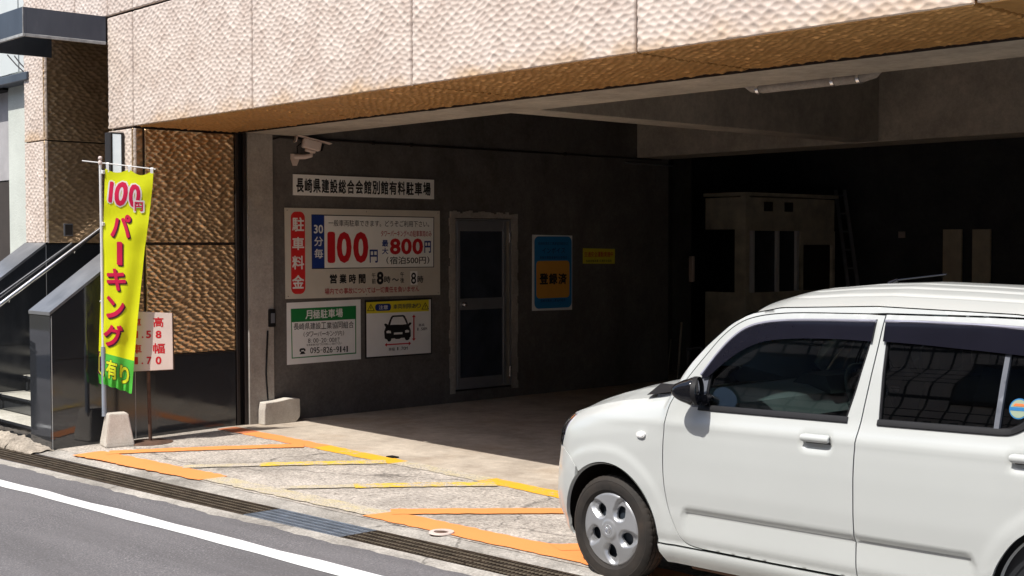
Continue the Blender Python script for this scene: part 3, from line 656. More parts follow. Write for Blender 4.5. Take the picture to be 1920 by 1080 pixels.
class Board:
    """a flat sign: local x right, y up, z out of the face. px() gives local coordinates of a point of the photograph"""
    def __init__(s, name, P0, ux, uy, un, label, cat, group=None):
        s.M = Matrix(((ux[0], uy[0], un[0], P0[0]), (ux[1], uy[1], un[1], P0[1]), (ux[2], uy[2], un[2], P0[2]), (0, 0, 0, 1)))
        s.Mi = s.M.inverted(); s.P0 = np.array(P0); s.n = np.array(un); s.e = empty(name); s.e.matrix_world = s.M; tag(s.e, label, cat, group); s.lay = {}
    def loc(s, px, py):
        v = ray(px, py); t = ((s.P0-CAM)@s.n)/(v@s.n); q = s.Mi@Vector(CAM+v*t); return q.x, q.y
    def quad(s, pts, name, m, z0, z1):
        L = [s.loc(*p) for p in pts]; return MB().prism(L, 2, z0, z1).build(name, m, s.e)
    def rect(s, x0, y0, x1, y1, name, m, z0, z1, bev=0.0):
        a = s.loc(x0, (y0+y1)/2)[0]; b_ = s.loc(x1, (y0+y1)/2)[0]; c_ = s.loc((x0+x1)/2, y0)[1]; d = s.loc((x0+x1)/2, y1)[1]
        return MB().box((a, d, z0), (b_, c_, z1), bev).build(name, m, s.e)
    def text(s, t, x0, y0, x1, y1, m, bold=.0, z=.002, shear=0, spacing=1.0, layer=None):
        a = s.loc(x0, (y0+y1)/2)[0]; b_ = s.loc(x1, (y0+y1)/2)[0]; c_ = s.loc((x0+x1)/2, y0)[1]; d = s.loc((x0+x1)/2, y1)[1]
        V, Fs = text_mesh(t, bold, spacing, shear); V = fit(V, a, d, b_, c_)
        s.lay.setdefault((m.name, z), MB()).add([(v[0], v[1], z+v[2]) for v in V], Fs)
    def rrect(s, x0, y0, x1, y1, r, name, m, z0, z1):
        a = s.loc(x0, (y0+y1)/2)[0]; b_ = s.loc(x1, (y0+y1)/2)[0]; c_ = s.loc((x0+x1)/2, y0)[1]; d = s.loc((x0+x1)/2, y1)[1]; L = []
        for cx, cy, a0 in ((b_-r, c_-r, 0), (a+r, c_-r, 90), (a+r, d+r, 180), (b_-r, d+r, 270)):
            for k in range(9): an = R_(a0+k*90/8); L.append((cx+r*math.cos(an), cy+r*math.sin(an)))
        return MB().prism(L, 2, z0, z1).build(name, m, s.e)
    def shape(s, pts, m, z, flat=False):
        L = [s.loc(*p) for p in pts]; s.lay.setdefault((m.name, z), MB()).add([(x, y, z) for x, y in L], [tuple(range(len(L)))])
    def done(s):
        for (mn, z), mb_ in s.lay.items():
            me = bpy.data.meshes.new('lettering'); me.from_pydata(mb_.v, [], mb_.f); me.update(); link('lettering', me, MATS[mn], s.e)
def wallboard(name, px, py, label, cat, off=.004): return Board(name, onX(px, py, WX+off), eY, eZ, eX, label, cat)
c4 = lambda x, y: (440+x/4.155, 220+y/4.154)
c5 = lambda x, y: (520+x/3.375, 380+y/3.375)
c6 = lambda x, y: (820+x/2.842, 370+y/2.842)
def T5(B, t, x0, y0, x1, y1, m, bold=0., z=.0115, **k): a = c5(x0, y0); b_ = c5(x1, y1); B.text(t, a[0], a[1], b_[0], b_[1], m, bold, z, **k)
# name sign
B = wallboard('name_sign', 680, 350, 'long white name sign with black characters below the security camera', 'sign')
B.quad([c4(452, 443), c4(1548, 487), c4(1548, 638), c4(452, 606)][::-1], 'board', sign_white, 0, .012)
chars = '長崎県建設総合会館別館有料駐車場'
for i, ch in enumerate(chars):
    x = 474+(1528-474)*i/16; w_ = (1528-474)/16*.90; yt = 474+(x-474)*.033; yb = yt+112-(x-474)*.008
    a = c4(x, yt); b_ = c4(x+w_, yb); B.text(ch, a[0], a[1], b_[0], b_[1], ink, .038, .0128)
B.rect(c4(1204, 0)[0]-.35, c4(0, 474)[1], c4(1204, 0)[0]+.35, c4(0, 625)[1], 'seam', sign_grey, .0121, .0124); B.done()
# big tariff sign
B = wallboard('tariff_sign', 680, 475, 'large grey tariff board with red price 100 and blue strip on the garage wall', 'sign')
B.quad([c5(43, 32), c5(1025, 52), c5(1027, 583), c5(50, 610)][::-1], 'board', sign_grey, 0, .01)
a0 = c5(83, 57); a1 = c5(172, 578); B.rrect(a0[0], a0[1], a1[0], a1[1], .062, 'red_panel', red2, .0101, .0108)
B.quad([c5(212, 74), c5(989, 91), c5(988, 409), c5(215, 420)][::-1], 'border', ink, .0101, .0106)
B.quad([c5(293, 82), c5(984, 96), c5(983, 405), c5(295, 413)][::-1], 'price_panel', sign_white, .01065, .0111)
B.quad([c5(214, 76), c5(292, 80), c5(294, 414), c5(217, 416)][::-1], 'blue_panel', blue, .01065, .0111)
for ch, y0, y1 in (('駐', 92, 182), ('車', 218, 300), ('料', 336, 422), ('金', 458, 544)): T5(B, ch, 90, y0, 166, y1, wht, .03, .0113)
T5(B, '30', 227, 140, 286, 195, wht, .03); T5(B, '分', 229, 215, 285, 275, wht, .02); T5(B, '毎', 230, 292, 286, 352, wht, .02)
T5(B, '一般車両駐車できます。どうぞご利用下さい。', 320, 112, 956, 152, ink, .006)
for ch, x0, x1 in (('1', 313, 362), ('0', 372, 466), ('0', 476, 572)): T5(B, ch, x0, 184, x1, 382, red, .05)
T5(B, '円', 580, 297, 632, 380, blue, .03)
T5(B, 'タワーパーキングへの駐車車両のみ', 651, 176, 972, 216, darkred, .012)
T5(B, '最', 658, 236, 698, 278, blue, .03); T5(B, '大', 658, 286, 698, 326, blue, .03)
for i in range(3): T5(B, '800'[i], 708+i*71, 226, 776+i*71, 328, red, .045)
T5(B, '円', 926, 242, 968, 318, blue, .03)
T5(B, '(', 686, 342, 700, 388, ink, .01); T5(B, '宿泊500円', 708, 340, 936, 388, ink, .015); T5(B, ')', 944, 340, 958, 386, ink, .01)
for i, ch in enumerate('営業時間'): T5(B, ch, 328+i*61, 452, 374+i*60, 512, ink, .04)
T5(B, '午', 594, 444, 618, 478, ink, .01); T5(B, '前', 594, 480, 618, 514, ink, .01); T5(B, '8', 625, 436, 668, 518, ink, .05); T5(B, '時', 672, 464, 712, 508, ink, .02); T5(B, '〜', 722, 478, 764, 496, ink, .02)
T5(B, '午', 774, 438, 798, 470, ink, .01); T5(B, '後', 774, 474, 798, 508, ink, .01)
B.quad([c5(837, 433), c5(883, 433), c5(884, 518), c5(840, 520)][::-1], 'patch', sign_white, .0101, .0106); T5(B, '8', 842, 442, 874, 514, ink, .015); T5(B, '時', 882, 462, 920, 508, ink, .02)
T5(B, '場内での事故については一切責任を負いません', 296, 534, 894, 572, darkred, .012)
for (x, y) in ((58, 48), (560, 58), (1012, 66), (66, 594), (560, 582), (1014, 570)):
    p = B.loc(*c5(x, y)); MB().lathe([(.0001, .0135), (.005, .013), (.006, .010)], (p[0], p[1], 0), eZ, 10).build('screw', steel, B.e, 40)
B.done()
# green parking notice
B = wallboard('notice_sheet', 607, 622, 'white notice sheet with green header and a telephone number under the tariff board', 'notice')
B.quad([c5(58, 634), c5(526, 612), c5(528, 990), c5(61, 1027)][::-1], 'sheet', sheet_white, 0, .003)
B.quad([c5(84, 672), c5(497, 652), c5(498, 955), c5(90, 987)][::-1], 'border', green, .0031, .0036); B.quad([c5(91, 757), c5(491, 736), c5(492, 948), c5(96, 980)][::-1], 'inner_panel', sheet_white, .0037, .0041)
def TS(B, t, x0, y0, x1, y1, m, bold=0., z=.0044, sk=-.05, **k):
    n = len(t)
    a = c5(x0, y0); b_ = c5(x1, y1); B.text(t, a[0], a[1], b_[0], b_[1], m, bold, z, **k)
def TC(B, t, x0, y0, x1, y1, m, bold, z, sk):      # one character at a time so the line can slope
    n = len(t); w_ = (x1-x0)/n
    for i, ch in enumerate(t):
        if ch in ' ': continue
        dy = sk*(i+.5)/n; fw = .93; yy0, yy1 = y0, y1
        if ch in '(': x = x0+w_*i+w_*.55; ww = w_*.3
        elif ch in ')': x = x0+w_*i+w_*.1; ww = w_*.3
        elif ch == ':': x = x0+w_*i+w_*.4; ww = w_*.18; yy0 = y0+(y1-y0)*.25
        elif ch == '-': x = x0+w_*i+w_*.15; ww = w_*.7; yy0 = y0+(y1-y0)*.45; yy1 = y0+(y1-y0)*.55
        elif ch == '.': x = x0+w_*i+w_*.35; ww = w_*.25; yy0 = y1-(y1-y0)*.15
        elif ch == '1': x = x0+w_*i+w_*.2; ww = w_*.45
        elif ch in '〜ー一': x = x0+w_*i; ww = w_*.93; yy0 = y0+(y1-y0)*.42; yy1 = y0+(y1-y0)*.6
        else: x = x0+w_*i; ww = w_*fw
        a = c5(x, yy0+dy); b_ = c5(x+ww, yy1+dy); B.text(ch, a[0], a[1], b_[0], b_[1], m, bold, z)
TC(B, '月極駐車場', 176, 682, 416, 738, wht, .025, .0044, -14)
TC(B, '長崎県建設工業協同組合', 102, 764, 484, 806, ink, .008, .0048, -14)
TC(B, '(タワーパーキング内)', 150, 818, 436, 850, ink, .003, .0048, -10)
TC(B, '8:00〜20:00まで', 192, 860, 394, 888, ink, .003, .0048, -8)
TC(B, '駐車車乗済までお気軽にご相談下さい', 184, 894, 408, 908, ink, 0, .0048, -12)
TC(B, '095-826-9141', 206, 916, 452, 954, ink, .012, .0048, -10)
ph = [(140, 944), (138, 930), (146, 922), (168, 920), (177, 928), (176, 940), (168, 940), (166, 932), (150, 934), (150, 944)]
B.shape([c5(*p) for p in ph][::-1], ink, .0048); B.shape([c5(*p) for p in [(140, 960), (150, 942), (166, 940), (176, 956)]][::-1], ink, .0049); B.done()
# vehicle limit notice
B = wallboard('limit_notice', 746, 614, 'black framed caution notice with a car pictogram and size limits', 'notice')
B.quad([c5(553, 618), c5(977, 601), c5(977, 958), c5(556, 988)][::-1], 'frame', ink, 0, .004); B.quad([c5(561, 630), c5(970, 612), c5(970, 950), c5(564, 978)][::-1], 'sheet', sheet_white, .0041, .0045)
B.quad([c5(561, 630), c5(957, 613), c5(957, 686), c5(562, 702)][::-1], 'yellow_band', yellow, .0046, .0050)
a0 = c5(617, 640); a1 = c5(718, 684); B.rrect(a0[0], a0[1], a1[0], a1[1], .034, 'blue_badge', blue, .0051, .0054)
TC(B, '注意', 640, 650, 700, 676, wht, .01, .0057, -2); TC(B, '車両制限あり', 732, 644, 908, 674, navy, .006, .0057, -8)
for cx in (590, 934):
    dy = 0 if cx < 700 else -10
    B.shape([c5(*p) for p in [(cx-24, 686+dy), (cx, 640+dy), (cx+24, 684+dy)]][::-1], ink, .0055); B.shape([c5(*p) for p in [(cx-18, 682+dy), (cx, 648+dy), (cx+18, 681+dy)]][::-1], yellow, .0058); B.shape([c5(*p) for p in [(cx-2, 675+dy), (cx-2.5, 658+dy), (cx+2.5, 658+dy), (cx+2, 675+dy)]][::-1], ink, .0061)
carp = [(678, 860), (674, 815), (684, 788), (676, 776), (674, 768), (682, 764), (694, 768), (698, 774), (708, 745), (718, 722), (728, 714), (795, 710), (805, 716), (818, 742), (826, 768), (834, 758), (846, 758), (847, 766), (838, 776), (832, 780), (842, 806), (843, 845), (836, 852), (834, 862), (826, 870), (812, 870), (806, 862), (804, 854), (780, 856), (772, 862), (748, 863), (740, 858), (720, 860), (718, 872), (710, 879), (698, 878), (694, 868), (688, 864)]
B.shape([c5(*p) for p in carp][::-1], ink, .0052)
B.shape([c5(*p) for p in [(712, 774), (722, 740), (732, 724), (792, 721), (803, 738), (816, 768), (790, 772), (740, 772)]][::-1], sheet_white, .0055)
B.shape([c5(*p) for p in [(688, 815), (700, 808), (716, 812), (718, 826), (690, 826)]][::-1], sheet_white, .0055); B.shape([c5(*p) for p in [(806, 808), (820, 804), (832, 808), (832, 820), (808, 823)]][::-1], sheet_white, .0055); B.shape([c5(*p) for p in [(736, 822), (790, 819), (790, 832), (736, 835)]][::-1], sheet_white, .0055)
for L in ([(858, 862), (858, 722), (866, 722), (866, 862)], [(850, 724), (862, 708), (874, 724)], [(850, 860), (874, 858), (862, 874)], [(690, 903), (690, 895), (832, 886), (832, 894)], [(692, 886), (692, 912), (678, 900)], [(830, 878), (830, 904), (845, 889)]): B.shape([c5(*p) for p in L][::-1] if L[0][1] > 720 else [c5(*p) for p in L], red, .0053)
TC(B, '車高', 892, 766, 930, 784, ink, .003, .0055, -2); TC(B, '1.58M', 882, 792, 946, 810, ink, .003, .0055, -4)
TC(B, '車幅', 702, 918, 742, 938, ink, .003, .0055, -2); TC(B, '1.70M', 754, 914, 824, 934, ink, .003, .0055, -4); B.done()
# invoice poster
B = wallboard('invoice_poster', 1035, 511, 'tall blue poster with an orange square beside the aluminium door', 'poster')
B.quad([c6(505, 199), c6(718, 204), c6(717, 599), c6(504, 605)][::-1], 'sheet', sheet_white, 0, .003)
a0, a1 = c6(516, 208), c6(715, 590); B.rrect(a0[0], a0[1], a1[0], a1[1], .07, 'blue_panel', lblue, .0031, .0036)
a0, a1 = c6(526, 338), c6(703, 536); B.rrect(a0[0], a0[1], a1[0], a1[1], .05, 'orange_panel', orange, .0037, .0042)
def T6(B, t, x0, y0, x1, y1, m, bold=0., z=.0045): a = c6(x0, y0); b_ = c6(x1, y1); B.text(t, a[0], a[1], b_[0], b_[1], m, bold, z)
T6(B, '長崎県電気工事業協同組合は', 536, 238, 694, 254, navy, .004, .0040); T6(B, 'インボイス', 556, 268, 680, 298, navy, .014, .0040); T6(B, '登録済事業者番号を取得済', 544, 313, 690, 328, navy, .01, .0040)
for i, ch in enumerate('登録済'): T6(B, ch, 543+i*50, 404, 590+i*49, 464, ink, .05, .0046)
T6(B, '長崎市建設工業協同組合', 548, 541, 682, 557, navy, .008, .0040); B.done()
# yellow safety label
B = wallboard('safety_label', 1122, 480, 'small yellow label with red lettering high on the dark wall', 'label')
B.quad([c6(776, 271), c6(945, 275), c6(944, 354), c6(775, 353)][::-1], 'plate', yellow, 0, .004)
T6(B, '交通安全運動実施中', 782, 289, 936, 318, red, .015, .0046); T6(B, '長崎県警察署 交通安全協会', 790, 332, 928, 345, ink, .006, .0046); B.done()

# ================================================================== SMALL THINGS
# security camera
ox = lambda px, py, off: Vector(onX(px, py, WX+off))
sc_ = empty('security_camera', wx(553, 300)); tag(sc_, 'beige security camera on a wall bracket above the white name sign', 'security camera')
def scb(o): return child(o, sc_)
pw = wx(553, 298)
scb(MB().prism([(pw[1]-.055, pw[2]+.05), (pw[1]-.055, pw[2]-.0), (pw[1]-.03, pw[2]-.07), (pw[1]+.015, pw[2]-.07), (pw[1]+.045, pw[2]+.0), (pw[1]+.045, pw[2]+.05)], 0, WX+.001, WX+.014).build('wall_plate', stand_white, None))
A0 = ox(556, 296, .014); A1 = ox(572, 296, .15)+Vector((0, -.0, 0)); A2 = Vector((WX+.19, pw[1]+.135, pw[2]+.045)); 
scb(MB().tube([(WX+.012, pw[1]-.01, pw[2]+.02), (WX+.08, pw[1]+.07, pw[2]+.02), (WX+.12, pw[1]+.12, pw[2]+.035), (WX+.12, pw[1]+.125, pw[2]+.075)], [.026, .024, .022, .02], 8).build('arm', stand_white, None, 40))
cdir = Vector((.35, .90, -.22)).normalized(); cside = cdir.cross(Vector((0, 0, 1))).normalized(); cup = cside.cross(cdir)
cc = Vector((WX+.12, pw[1]+.12, pw[2]+.15))
def rb(name, l0, l1, w2, h0, h1, m, bev=.01, taper=0.0):
    o = MB().box((l0, -w2, h0), (l1, w2, h1), bev).build(name, m, None); o.data.transform(Matrix(((cdir[0], cside[0], cup[0], cc[0]), (cdir[1], cside[1], cup[1], cc[1]), (cdir[2], cside[2], cup[2], cc[2]), (0, 0, 0, 1)))); return scb(o)
rb('body', -.09, .10, .05, -.055, .045, stand_white, .012); rb('sun_hood', -.17, .20, .058, .047, .058, stand_white, .004); rb('sun_hood', -.17, .20, .058, .01, .046, stand_white, .003) if False else None
rb('hood_side', -.17, .15, .004, 0, .05, stand_white, .001) if False else None
rb('lens', .102, .125, .036, -.045, .03, black_m, .008); rb('tilt_joint', -.05, .06, .022, -.085, -.056, stand_white, .008); rb('hood_end', -.172, -.160, .056, -.02, .046, stand_white, .002)
scb(MB().tube([cc-cdir*.1+cup*-.01, cc-cdir*.15-Vector((0, 0, .06)), Vector((WX+.02, pw[1]+.02, pw[2]+.06))], .006, 6).build('cable', black_m, None))
# intercom box on conduit
p = wx(505, 596); ic = empty('switch_box', p); tag(ic, 'small black switch box on the conduit left of the green notice', 'switch box')
o = box('casing', (WX+.001, p[1]-.035, p[2]-.09), (WX+.06, p[1]+.04, p[2]+.09), black_m, None, .006); child(o, ic); o = box('button_plate', (WX+.061, p[1]-.02, p[2]-.05), (WX+.066, p[1]+.025, p[2]+.05), plast, None, .002); child(o, ic)
# leaning concrete block
def block_at():
    a = onX(497, 792, WX+.18); e = empty('concrete_block', (WX+.1, a[1]+.19, ZF)); tag(e, 'pale chipped concrete block leaning at the foot of the garage wall', 'concrete block')
    y0 = onX(497, 790, WX+.17)[1]; y1 = onX(563, 780, WX+.17)[1]; h = .235
    L = [(y0-.006, ZF), (y0+.33*(y1-y0), ZF-.001), (y1-.05, ZF), (y1, ZF+.05), (y1+.004, ZF+h*.5), (y1, ZF+h), (y0+.7*(y1-y0), ZF+h+.012), (y0+.35*(y1-y0), ZF+h*.97), (y0+.01, ZF+h*.95), (y0-.004, ZF+h*.62)]
    bm_ = MB().prism(L, 0, WX+.05, WX+.17).build('block', block_m, None); m = bm_.data
    b2 = bmesh.new(); b2.from_mesh(m); bmesh.ops.bevel(b2, geom=b2.edges[:], offset=.007, segments=1, affect='EDGES'); b2.to_mesh(m); b2.free(); child(bm_, e)
block_at()
# dimension sign on a stand
sp = onZ(282, 826, ZF); st = empty('sign_stand', (sp[0], sp[1], gz(sp[0], sp[1]))); tag(st, 'pinkish size-limit sign on a rusty round-foot stand behind the yellow banner', 'sign stand')
zb0 = gz(sp[0], sp[1]); toC = np.array([0-sp[0], 0-sp[1], 0]); toC /= np.linalg.norm(toC); rt = np.array([-toC[1], toC[0], 0])*-1
rt = np.array([CR[0], CR[1], 0]); rt /= np.linalg.norm(rt); rt = (rt*1.0+np.array([.03, .0, 0])); rt /= np.linalg.norm(rt); bn = np.cross(rt, [0, 0, 1]); bn = bn if bn@toC > 0 else -bn
MB().lathe([(.0001, .022), (.03, .020), (.18, .014), (.205, .008), (.208, 0.0)], (0, 0, 0), eZ, 40).build('foot_plate', rust_m, st, 50)
MB().tube([(0, 0, .01), (-.012, -.006, .55), (-.012, -.006, 1.0)], .016, 12).build('post', rust_m, st, 50)
bo = np.array([sp[0], sp[1], 0])+bn*.02
Bs = Board('x', (bo[0], bo[1], .85), rt, (0, 0, 1.), bn, 'x', 'x'); bpy.data.objects.remove(Bs.e); Bs.e = empty('board'); Bs.e.parent = None
def under(o, root): mw = o.matrix_world.copy(); o.parent = root; o.matrix_parent_inverse = Matrix.Translation(-Vector(root.location)); return o
bdl = [Bs.loc(236, 583), Bs.loc(323, 587), Bs.loc(325, 692), Bs.loc(238, 697)]
bpy.data.objects.remove(Bs.e)
o = MB().prism(bdl[::-1], 2, 0, .012).build('board', stand_white, None, None, Bs.M); child(o, st)
o = MB().prism([(bdl[0][0]-.004, bdl[0][1]), (bdl[1][0]+.006, bdl[1][1]), (bdl[2][0]+.006, bdl[2][1]-.008), (bdl[3][0]-.004, bdl[3][1]-.008)][::-1], 2, -.014, -.001).build('board_back', rust_m, None, None, Bs.M); child(o, st)
z8 = lambda x, y: (150+x/3.723, 560+y/3.724)
bs = MB()
for t, x0, y0, x1, y1 in (('車', 366, 134, 430, 196), ('高', 515, 128, 586, 198), ('1', 384, 224, 408, 276), ('.', 434, 262, 446, 275), ('5', 463, 222, 500, 276), ('8', 530, 222, 572, 276),
                          ('車', 366, 318, 434, 384), ('幅', 512, 310, 596, 382), ('1', 384, 406, 408, 458), ('.', 432, 444, 444, 457), ('7', 468, 404, 502, 458), ('0', 530, 402, 572, 458)):
    a = Bs.loc(*z8(x0, (y0+y1)/2)); b_ = Bs.loc(*z8(x1, (y0+y1)/2)); c_ = Bs.loc(*z8((x0+x1)/2, y0)); d = Bs.loc(*z8((x0+x1)/2, y1))
    V, Fs = text_mesh(t, .045 if t in '1578.0' else .028); V = fit(V, a[0], d[1], b_[0], c_[1]); bs.add([(v[0], v[1], .0128+v[2]) for v in V], Fs)
me = bpy.data.meshes.new('lettering'); me.from_pydata(bs.v, [], bs.f); me.transform(Bs.M); o = link('lettering', me, red); child(o, st)

# banner on its pole
bp = onZ(199, 833, ZF); bx_, by_ = bp[0]-.03, bp[1]+.12; bz = gz(bx_, by_)
bn_ = empty('banner_flag', (bx_, by_, bz)); tag(bn_, 'tall yellow parking banner on a white pole in a concrete foot', 'banner')
def bch(o): return child(o, bn_)
Rh = np.array([CR[0], CR[1], 0]); Rh /= np.linalg.norm(Rh); Fh = np.array([CF[0], CF[1], 0]); Fh /= np.linalg.norm(Fh)
m8 = MB(); s0, s1, hh = .128, .085, .30
vs = [(-s0, -s0, 0), (s0, -s0, 0), (s0, s0, 0), (-s0, s0, 0), (-s0, -s0, .03), (s0, -s0, .03), (s0, s0, .03), (-s0, s0, .03), (-s1, -s1, hh), (s1, -s1, hh), (s1, s1, hh), (-s1, s1, hh)]
m8.add(vs, [(0, 3, 2, 1), (0, 1, 5, 4), (1, 2, 6, 5), (2, 3, 7, 6), (3, 0, 4, 7), (4, 5, 9, 8), (5, 6, 10, 9), (6, 7, 11, 10), (7, 4, 8, 11), (8, 9, 10, 11)])
fo = m8.build('foot_block', block_m, None, None, Matrix.Translation((bx_, by_, bz)) @ Matrix.Rotation(R_(-13), 4, 'Z')); b2 = bmesh.new(); b2.from_mesh(fo.data); bmesh.ops.bevel(b2, geom=b2.edges[:], offset=.008, segments=2, affect='EDGES'); b2.to_mesh(fo.data); b2.free(); bch(fo)
P0b = np.array([bx_, by_, 0.0])
def onP(px, py, off=0.0):      # plane through the pole, facing along the street corner
    v = ray(px, py); n_ = Fh; t = ((P0b+n_*off-CAM)@n_)/(v@n_); return CAM+v*t
pb = onP(195.5, 770); pm_ = onP(192.5, 600); ptp = onP(188, 303)
bch(MB().tube([tuple(pb-np.array([0, 0, .05])), tuple(onP(194.5, 700)), tuple(onP(193.5, 650))], .021, 14).build('lower_tube', grey_blue_pipe, None, 50))
bch(MB().tube([tuple(onP(193.5, 660)), tuple(pm_), tuple(onP(190.5, 450)), tuple(ptp)], .013, 12).build('pole', white_paint, None, 50))
bch(MB().lathe([(.0001, .05), (.012, .047), (.019, .036), (.019, .022), (.010, .012), (.017, .006), (.019, -.02), (.014, -.03)], tuple(ptp), eZ, 16).build('finial', stand_white, None, 50))
ra_, rb_ = onP(154, 301.5), onP(292, 317.5)
bch(MB().tube([tuple(ra_), tuple((ra_+rb_)/2+np.array([0, 0, .002])), tuple(rb_)], .0055, 8).build('cross_rod', white_paint, None, 50))
bch(MB().box((-.022, -.012, -.02), (.03, .012, .012), .003).build('clamp', white_paint, None, None, Matrix.Translation(Vector(onP(192, 322)))))
bch(MB().box((-.016, -.012, -.016), (.016, .012, .016), .003).build('clamp', white_paint, None, None, Matrix.Translation(Vector(onP(193, 420)))))
def Lx(y): return np.interp(y, [318, 350, 420, 470, 510, 600, 660, 700, 722, 740], [197, 196, 194, 192, 190, 187, 185, 184, 186, 188])
def Rx(y): return np.interp(y, [318, 350, 420, 470, 560, 600, 670, 738], [288, 286, 278, 271, 262, 258, 252, 247])
def ban(u, v):
    """u 0..1 left to right, v 0..1 top to bottom"""
    sag = 7*math.sin(math.pi*min(1, u*2.0))*(1-v)**8 if u < .5 else 11*math.sin(math.pi*(u-.5)*2)*(1-v)**8
    yt = 316+2*u+sag*1.0; yb = 718+20*u; y = yt+(yb-yt)*v
    if v > .97: y += 1.0*math.sin(u*22)
    x = Lx(y)+(Rx(y)-Lx(y))*u
    off = -.012+.015*math.sin(u*7.0+v*2.2)*(.3+v*.7)+.007*math.sin(u*13+v*5)*v+.006*math.sin(v*31+u*3)*(.5+.5*math.sin(v*9))+.02*math.exp(-((v-.99)/.03)**2)*math.sin(u*30)-.05*math.exp(-(u/.07)**2)*(v**2)*-1
    return onP(x, y, off)
nu, nv = 60, 200
Pg = np.array([[ban(i/(nu-1), j/(nv-1)) for i in range(nu)] for j in range(nv)])
kv = int(nv*.850); 
bch(grid_mesh('yellow_cloth', Pg[:kv+1], ban_y)); bch(grid_mesh('green_cloth', Pg[kv:], ban_g))
for px in (202, 243, 285):
    u = (px-197)/(288-197); a = onP(px, 301.5+(px-154)*16/138, 0); c_ = ban(min(max(u, .03), .98), .012)
    d = Rh*.013; bch(MB().add([a-d+np.array([0, 0, .012]), a+d+np.array([0, 0, .012]), c_+d, c_-d, a-d+Fh*-.012, a+d+Fh*-.012], [(0, 1, 5, 4), (4, 5, 2, 3)]).build('loop', white_paint, None))
for v in (.35, .62): 
    c_ = ban(0, v); a = onP(*(np.interp(v, [0, 1], [188, 194]), 316+v*400)); bch(MB().tube([tuple(a), tuple(c_)], .009, 6).build('clip', white_paint, None))
def ban_text(t, x0, y0, x1, y1, m, bold=.03, lift=.004, shear=0, dx=0, dy=0, rot=0, grow=0.0):
    V, Fs = text_mesh(t, bold, 1, shear)
    if rot: V = np.stack([V[:, 1], -V[:, 0], V[:, 2]], 1)
    V = fit(V, 0, 0, 1, 1)
    me = bpy.data.meshes.new('q'); me.from_pydata([(x, y, z_) for x, y, z_ in V], [], Fs); bm_ = bmesh.new(); bm_.from_mesh(me); bpy.data.meshes.remove(me)
    for _ in range(2):
        es = [e for e in bm_.edges if e.calc_length() > .22]
        if es: bmesh.ops.subdivide_edges(bm_, edges=es, cuts=1); bmesh.ops.triangulate(bm_, faces=bm_.faces[:])
    bm_.verts.index_update(); out = []
    for q in bm_.verts:
        px = x0-grow+(x1-x0+2*grow)*q.co.x+dx; py = y1+grow-(y1-y0+2*grow)*q.co.y+dy
        v = (py-317)/(728-317); u = (px-Lx(py))/(Rx(py)-Lx(py)); out.append(ban(u, v)-Fh*(lift+q.co.z*1.6))
    fs = [[q.index for q in f.verts] for f in bm_.faces]; bm_.free(); return out, fs
LM = {}
def bt_(t, x0, y0, x1, y1, m, **k): o_, f_ = ban_text(t, x0, y0, x1, y1, m, **k); LM.setdefault(m.name, MB()).add(o_, f_)
for t, x0, y0, x1, y1 in (('1', 203, 338, 214, 380), ('0', 215, 338, 240, 386), ('0', 242, 340, 264, 387)):
    bt_(t, x0, y0, x1, y1, ban_w, bold=.13, lift=.004, shear=.12, grow=2.8); bt_(t, x0, y0, x1, y1, ban_r, bold=.045, lift=.006, shear=.12)
bt_('円', 253, 374, 270, 394, ban_w, bold=.10, lift=.0075, grow=2.2); bt_('円', 253, 375, 269, 393, ban_r, bold=.035, lift=.009)
for t, x0, y0, x1, y1, r in (('パ', 207, 402, 246, 446, 0), ('ー', 219, 454, 230, 498, 1), ('キ', 200, 505, 237, 546, 0), ('ン', 199, 558, 234, 600, 0), ('グ', 194, 609, 231, 653, 0)):
    bt_(t, x0, y0, x1, y1, ban_k, bold=.045, lift=.004, dx=2.2, dy=2.2, rot=r); bt_(t, x0, y0, x1, y1, ban_r, bold=.045, lift=.0065, rot=r)
for t, x0, y0, x1, y1 in (('有', 199, 677, 220, 713), ('り', 225, 681, 243, 715)):
    bt_(t, x0, y0, x1, y1, ban_k, bold=.07, lift=.004, grow=.9); bt_(t, x0, y0, x1, y1, ban_yl, bold=.04, lift=.006)
# box with a half-hidden letter
for m_, g_, lf in ((ban_k, 1.2, .0035), (ban_yl, 0, .005)):
    pts_ = [(185.5-g_, 668-g_), (196+g_, 669-g_), (195+g_, 712+g_), (185.5-g_, 708+g_)]; n = 8; mbx = LM.setdefault(m_.name, MB()); 
    for j in range(n):
        def q_(s_, t_):
            x = (pts_[0][0]*(1-s_)+pts_[1][0]*s_)*(1-t_)+(pts_[3][0]*(1-s_)+pts_[2][0]*s_)*t_; y = (pts_[0][1]*(1-s_)+pts_[1][1]*s_)*(1-t_)+(pts_[3][1]*(1-s_)+pts_[2][1]*s_)*t_
            return ban((x-Lx(y))/(Rx(y)-Lx(y)), (y-317)/411)-Fh*lf
        mbx.add([q_(0, j/n), q_(1, j/n), q_(1, (j+1)/n), q_(0, (j+1)/n)], [(0, 1, 2, 3)])
bt_('P', 186.5, 676, 193.5, 704, ban_k, bold=.07, lift=.0065)
for mn, mb_ in LM.items(): me = bpy.data.meshes.new('lettering'); me.from_pydata(mb_.v, [], mb_.f); bch(link('lettering', me, MATS[mn]))

